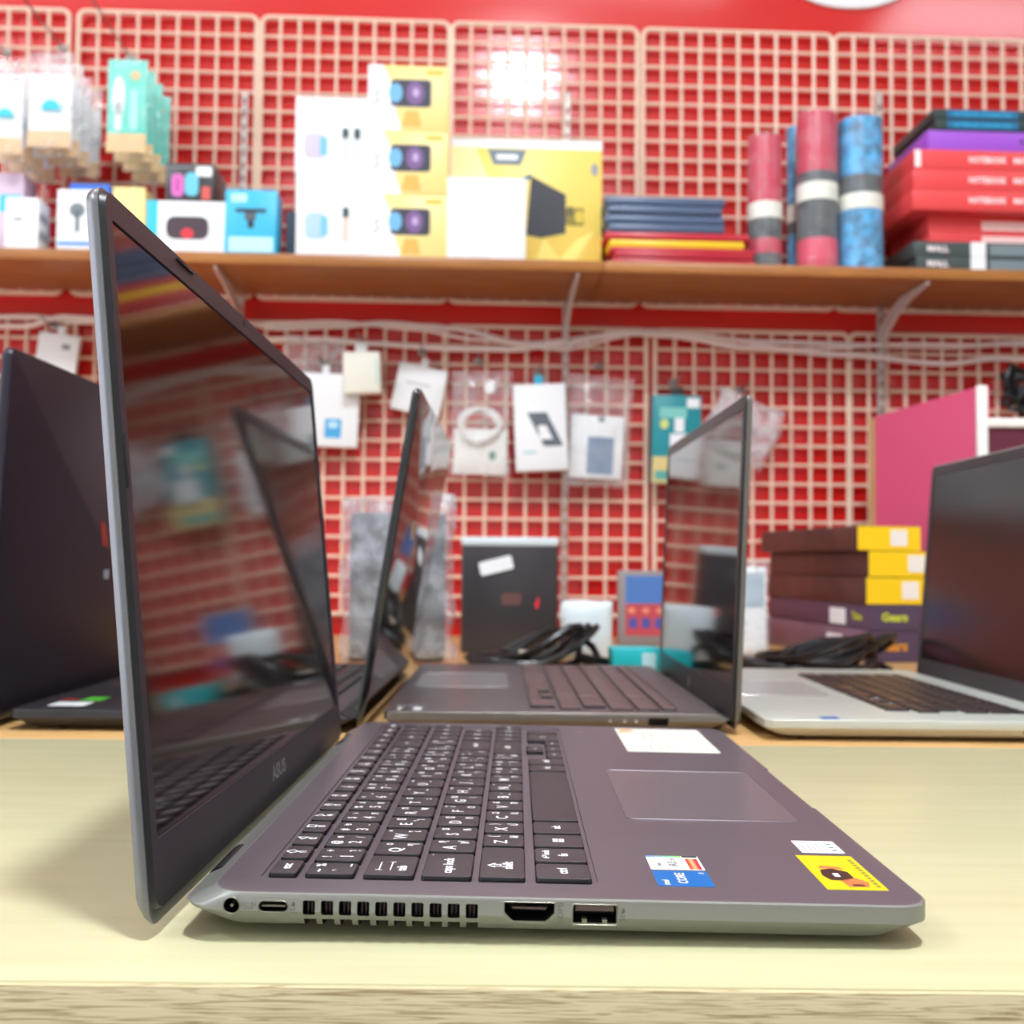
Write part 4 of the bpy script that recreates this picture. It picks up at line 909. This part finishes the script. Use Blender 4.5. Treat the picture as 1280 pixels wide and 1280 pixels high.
# blue-red pack
r_, W_, H_ = stand('accessory_pack', 'pack with blue top and red lower half standing left of the grey laptop screen', 'packet', 773, 838, 713, 1.60, .02, mat('grey_pack_border', (150, 140, 140), rough=.4), part='backing_card')
front('blue_half', r_, rc(W_ * .14, W_ * .97, H_ * .55, H_ * .93), mat('cornflower_print', (80, 125, 195))); front('red_half', r_, rc(W_ * .14, W_ * .97, H_ * .12, H_ * .55), mat('brick_print', (200, 75, 85)))
for k in range(3): front('blue_item', r_, rc(W_ * (.2 + .25 * k), W_ * (.37 + .25 * k), H_ * .22, H_ * .36, .002), mat('indigo_print', (85, 85, 165)), y=-.0008); front('peach_dot', r_, ell(W_ * (.26 + .27 * k), H_ * .46, W_ * .07, H_ * .04), mat('peach_dot', (235, 150, 120)), y=-.0008)
r_, W_, H_ = stand('teal_carton', 'small turquoise box with a white code label, lying behind the grey laptop keyboard', 'box', 765, 830, 811, 1.17, .05, mat('turquoise_card', (30, 195, 205), rough=.4)); front('white_label', r_, rc(W_ * .58, W_ * .84, H_ * .2, H_ * .85), mat('pale_aqua', (190, 235, 245)))
# translucent white pack right of L2 lid
x0, z1 = yp(925, 700, 1.42); x1, _ = yp(964, 700, 1.42)
r_ = empty('bagged_pack', ((x0 + x1) / 2, 1.43, .001), 0, 'white and pale blue bagged pack standing just right of the grey laptop lid', 'packet')
b = MB(); b.box(-(x1 - x0) * .4, (x1 - x0) * .4, -.003, .006, .002, z1 * .92, CARTW, bev=.002); b.build('card', r_); front('blue_window', r_, rc(-(x1 - x0) * .3, (x1 - x0) * .3, z1 * .5, z1 * .86, .002), mat('misty_blue', (165, 185, 200)), y=-.004)
b = MB(); b.M = Matrix.Translation((0, .001, z1 / 2)); b.pillow(x1 - x0, z1, .03, plastic_film('bag_film', opacity=.22), amp=.003, seed=3, power=.3); b.build('clear_bag', r_)
# papers
b = MB(); b.box(-.06, .055, 0, .10, 0, .0035, mat('white_sheet', (228, 230, 235), rough=.5), bev=.0008); x, _ = yp(968, 812, 1.42); tag(b.build('paper_stack', None, (x, 1.30, .0003), (0, 0, -.08)), 'flat white paper pack lying behind the black cable coil at the right', 'paper')
# cartons with yellow and purple ends (long boxes turned away to the left)
def longbox(label, pxc, ytop, ybot, Yc, Lw, Dl, endm, sidem, zb, yaw, endtxt=None, sidetxt=None, deco=None):
    # corner nearest the camera at pixel column pxc
    x, zt_ = yp(pxc, ytop, Yc); _, zl = yp(pxc, ybot, Yc); h = zt_ - zl
    r_ = empty('long_carton', (x, Yc, zb), yaw, label, 'box'); t = .0012
    b = MB(); b.box(t, Lw, t, Dl, 0, h, sidem, bev=.001); b.build('carton', r_)
    b = MB(); b.box(0.0015, Lw - .001, 0, t + .0004, .0005, h - .0005, endm); e = b.build('end_panel', r_)
    if deco: deco(r_, Lw, h)
    return h
brn = mat('brown_print_card', (86, 48, 44), rough=.35, vary=.35, vscale=28); ypl = mat('bright_yellow_card', (250, 205, 0), rough=.4); pu = mat('aubergine_card', (78, 60, 84), rough=.4)
def dwhite(fx):
    def f(r_, L, h): front('white_label', r_, rc(L * fx, L * (fx + .26), h * .2, h * .85, .001), mat('label_offwhite', (238, 230, 222)), y=-.0006)
    return f
def dtext(col, sidecol, lab=True):
    def f(r_, L, h):
        b = MB(); b.text('Gears', h * .45, Matrix.Translation((L * .42, -.0005, h * .5)) @ TX, mat('end_text_%d' % col[0], col), bold=.0006); b.build('end_text', r_)
        T2 = Matrix(((0, 0, -1, 0), (-1, 0, 0, 0), (0, 1, 0, 0), (0, 0, 0, 1)))
        b = MB()
        if sidecol: b.text('Time', h * .42, Matrix.Translation((.0006, .030, h * .5)) @ T2, mat('end_text_%d' % sidecol[0], sidecol), bold=.0006); b.build('side_text', r_)
        b = MB(); b.box(.0004, .0012, .062, .108, h * .12, h * .78, CARTW); b.build('side_label', r_)
    return f
YW = -.0; zb = .0003; Yb = 1.34
hs = []
for k, (pxc, yt, yb, em, sm_, dc, lb) in enumerate((
        (1080, 786, 826, pu, mat('dusty_mauve_card', (125, 92, 108), rough=.4), dtext((215, 140, 40), None), 'purple-ended box with orange lettering, bottom of the stack right of the cables'),
        (1084, 753, 785, pu, mat('plum_card', (92, 66, 88), rough=.4), dtext((200, 205, 60), (200, 205, 60)), 'purple-ended box with lime lettering, second from the bottom of its stack'),
        (1082, 718, 752, ypl, brn, dwhite(.56), 'brown box with yellow end, lowest of the three yellow ones'),
        (1085, 684, 717, ypl, brn, dwhite(.62), 'brown box with yellow end, middle of the three yellow ones'),
        (1071, 652, 683, ypl, brn, dwhite(.52), 'brown box with yellow end, top of the stack'))):
    h = longbox(lb, pxc, yt, yb, Yb, .085, .32, em, sm_, zb, .15, deco=dc); zb += h + .0003
# pink carton with white frame
x0, z0_ = yp(1226, 483, 1.42); 
r_ = empty('pink_carton', (x0, 1.42, .0003), 0, 'tall pink carton with white edges and a dark maroon front, behind the silver laptop', 'box')
Hh = z0_
PINK = mat('rose_pink_card', (240, 96, 140), rough=.45); FRW = mat('white_frame', (240, 236, 230), rough=.45)
b = MB(); A = (-.008, .004); C = (-.045, .30)
b.prism([(-.002, .004), (.012, .004), (.012, .30), (-.040, .30)], 0, Hh, PINK, axis='z'); b.build('side_panel', r_)
b = MB(); b.prism([(-.040, .3005), (.012, .3005), (.012, .312), (-.046, .312)], 0, Hh - .002, mat('kraft_edge', (196, 150, 100))); b.build('kraft_back', r_)
b = MB(); b.box(-.006, .008, -.004, .004, 0, Hh + .001, FRW, bev=.002); b.build('corner_post', r_)
b = MB(); b.box(.008, .20, -.003, .004, Hh - .054, Hh - .042, FRW, bev=.0015); b.build('top_rail', r_)
b = MB(); b.box(.008, .20, .002, .29, 0, Hh - .054, mat('maroon_card', (96, 28, 52), rough=.5)); b.build('maroon_body', r_)
# black brush-like bundle hanging at upper right
u, z = wp(1268, 482, .10)
b = MB(); random.seed(5)
for k in range(9):
    a = random.uniform(0, 6); P = [(.018 * math.cos(a + t * .6) + random.uniform(-.002, .002), .010 * math.sin(a * 2 + t * .8), .035 - t * .006 + .010 * math.sin(a + t)) for t in range(12)]
    b.tube(P, .0042, BLK, 7)
tag(b.build('cable_bundle', None, wl(u + .015, .07, z - .005), (0, 0, TH)), 'black coiled cable bundle hanging at the upper right edge below the shelf', 'cable')
# cable coils on the counter
def coil(label, x, y, rx, ry, n, r_c, seed, hump=.02, zmax=.03):
    random.seed(seed); P = []; ph = [random.uniform(0, 6) for _ in range(6)]
    T = n * 16
    for t in range(T + 1):
        a = t / 16 * 2 * PI; lp = t / 16
        rx_ = rx * (1 + .16 * math.sin(lp * 1.7 + ph[0])); ry_ = ry * (1 + .2 * math.sin(lp * 2.3 + ph[1]))
        P.append((rx_ * math.cos(a) + rx * .22 * math.sin(lp * 1.1 + ph[2]), ry_ * math.sin(a) + ry * .2 * math.sin(lp * 1.5 + ph[3]), r_c + .001 + zmax * (lp / n) * .75 + hump * max(0, math.sin(a + ph[4] + lp * .3)) ** 2))
    b = MB(); b.tube(P, r_c, mat('black_cable', (22, 22, 24), rough=.35), 8)
    return b, P
b, P = coil('', 0, 0, .060, .045, 6, .0042, 4, .034, .016)
x, _ = yp(662, 830, 1.20)
r_ = empty('cable_coil', (x, 1.22, 0), 0, 'coiled black power cable lying behind the grey laptop touchpad', 'cable')
b.build('cable', r_)
b = MB(); b.tube([(.058, -.02, .014), (.070, -.03, .012), (.082, -.02, .010), (.078, .0, .008), (.066, .004, .010)], .0062, BLK, 10); b.build('loose_end', r_)
b = MB(); b.box(-.012, .04, .0, .012, .0165, .0205, mat('pale_tie', (205, 195, 180)), bev=.001); b.build('cable_tie', r_)
b, P = coil('', 0, 0, .066, .05, 8, .0038, 9, .026, .020)
x, _ = yp(1020, 835, 1.20)
r_ = empty('cable_coil', (x, 1.205, 0), 0, 'large tangled black cable coil behind the silver laptop keyboard', 'cable'); b.build('cable', r_)
b = MB(); b.box(-.085, -.02, -.03, .02, .0, .018, mat('adapter_black', (26, 26, 28), rough=.3), bev=.004); b.build('power_adapter', r_)
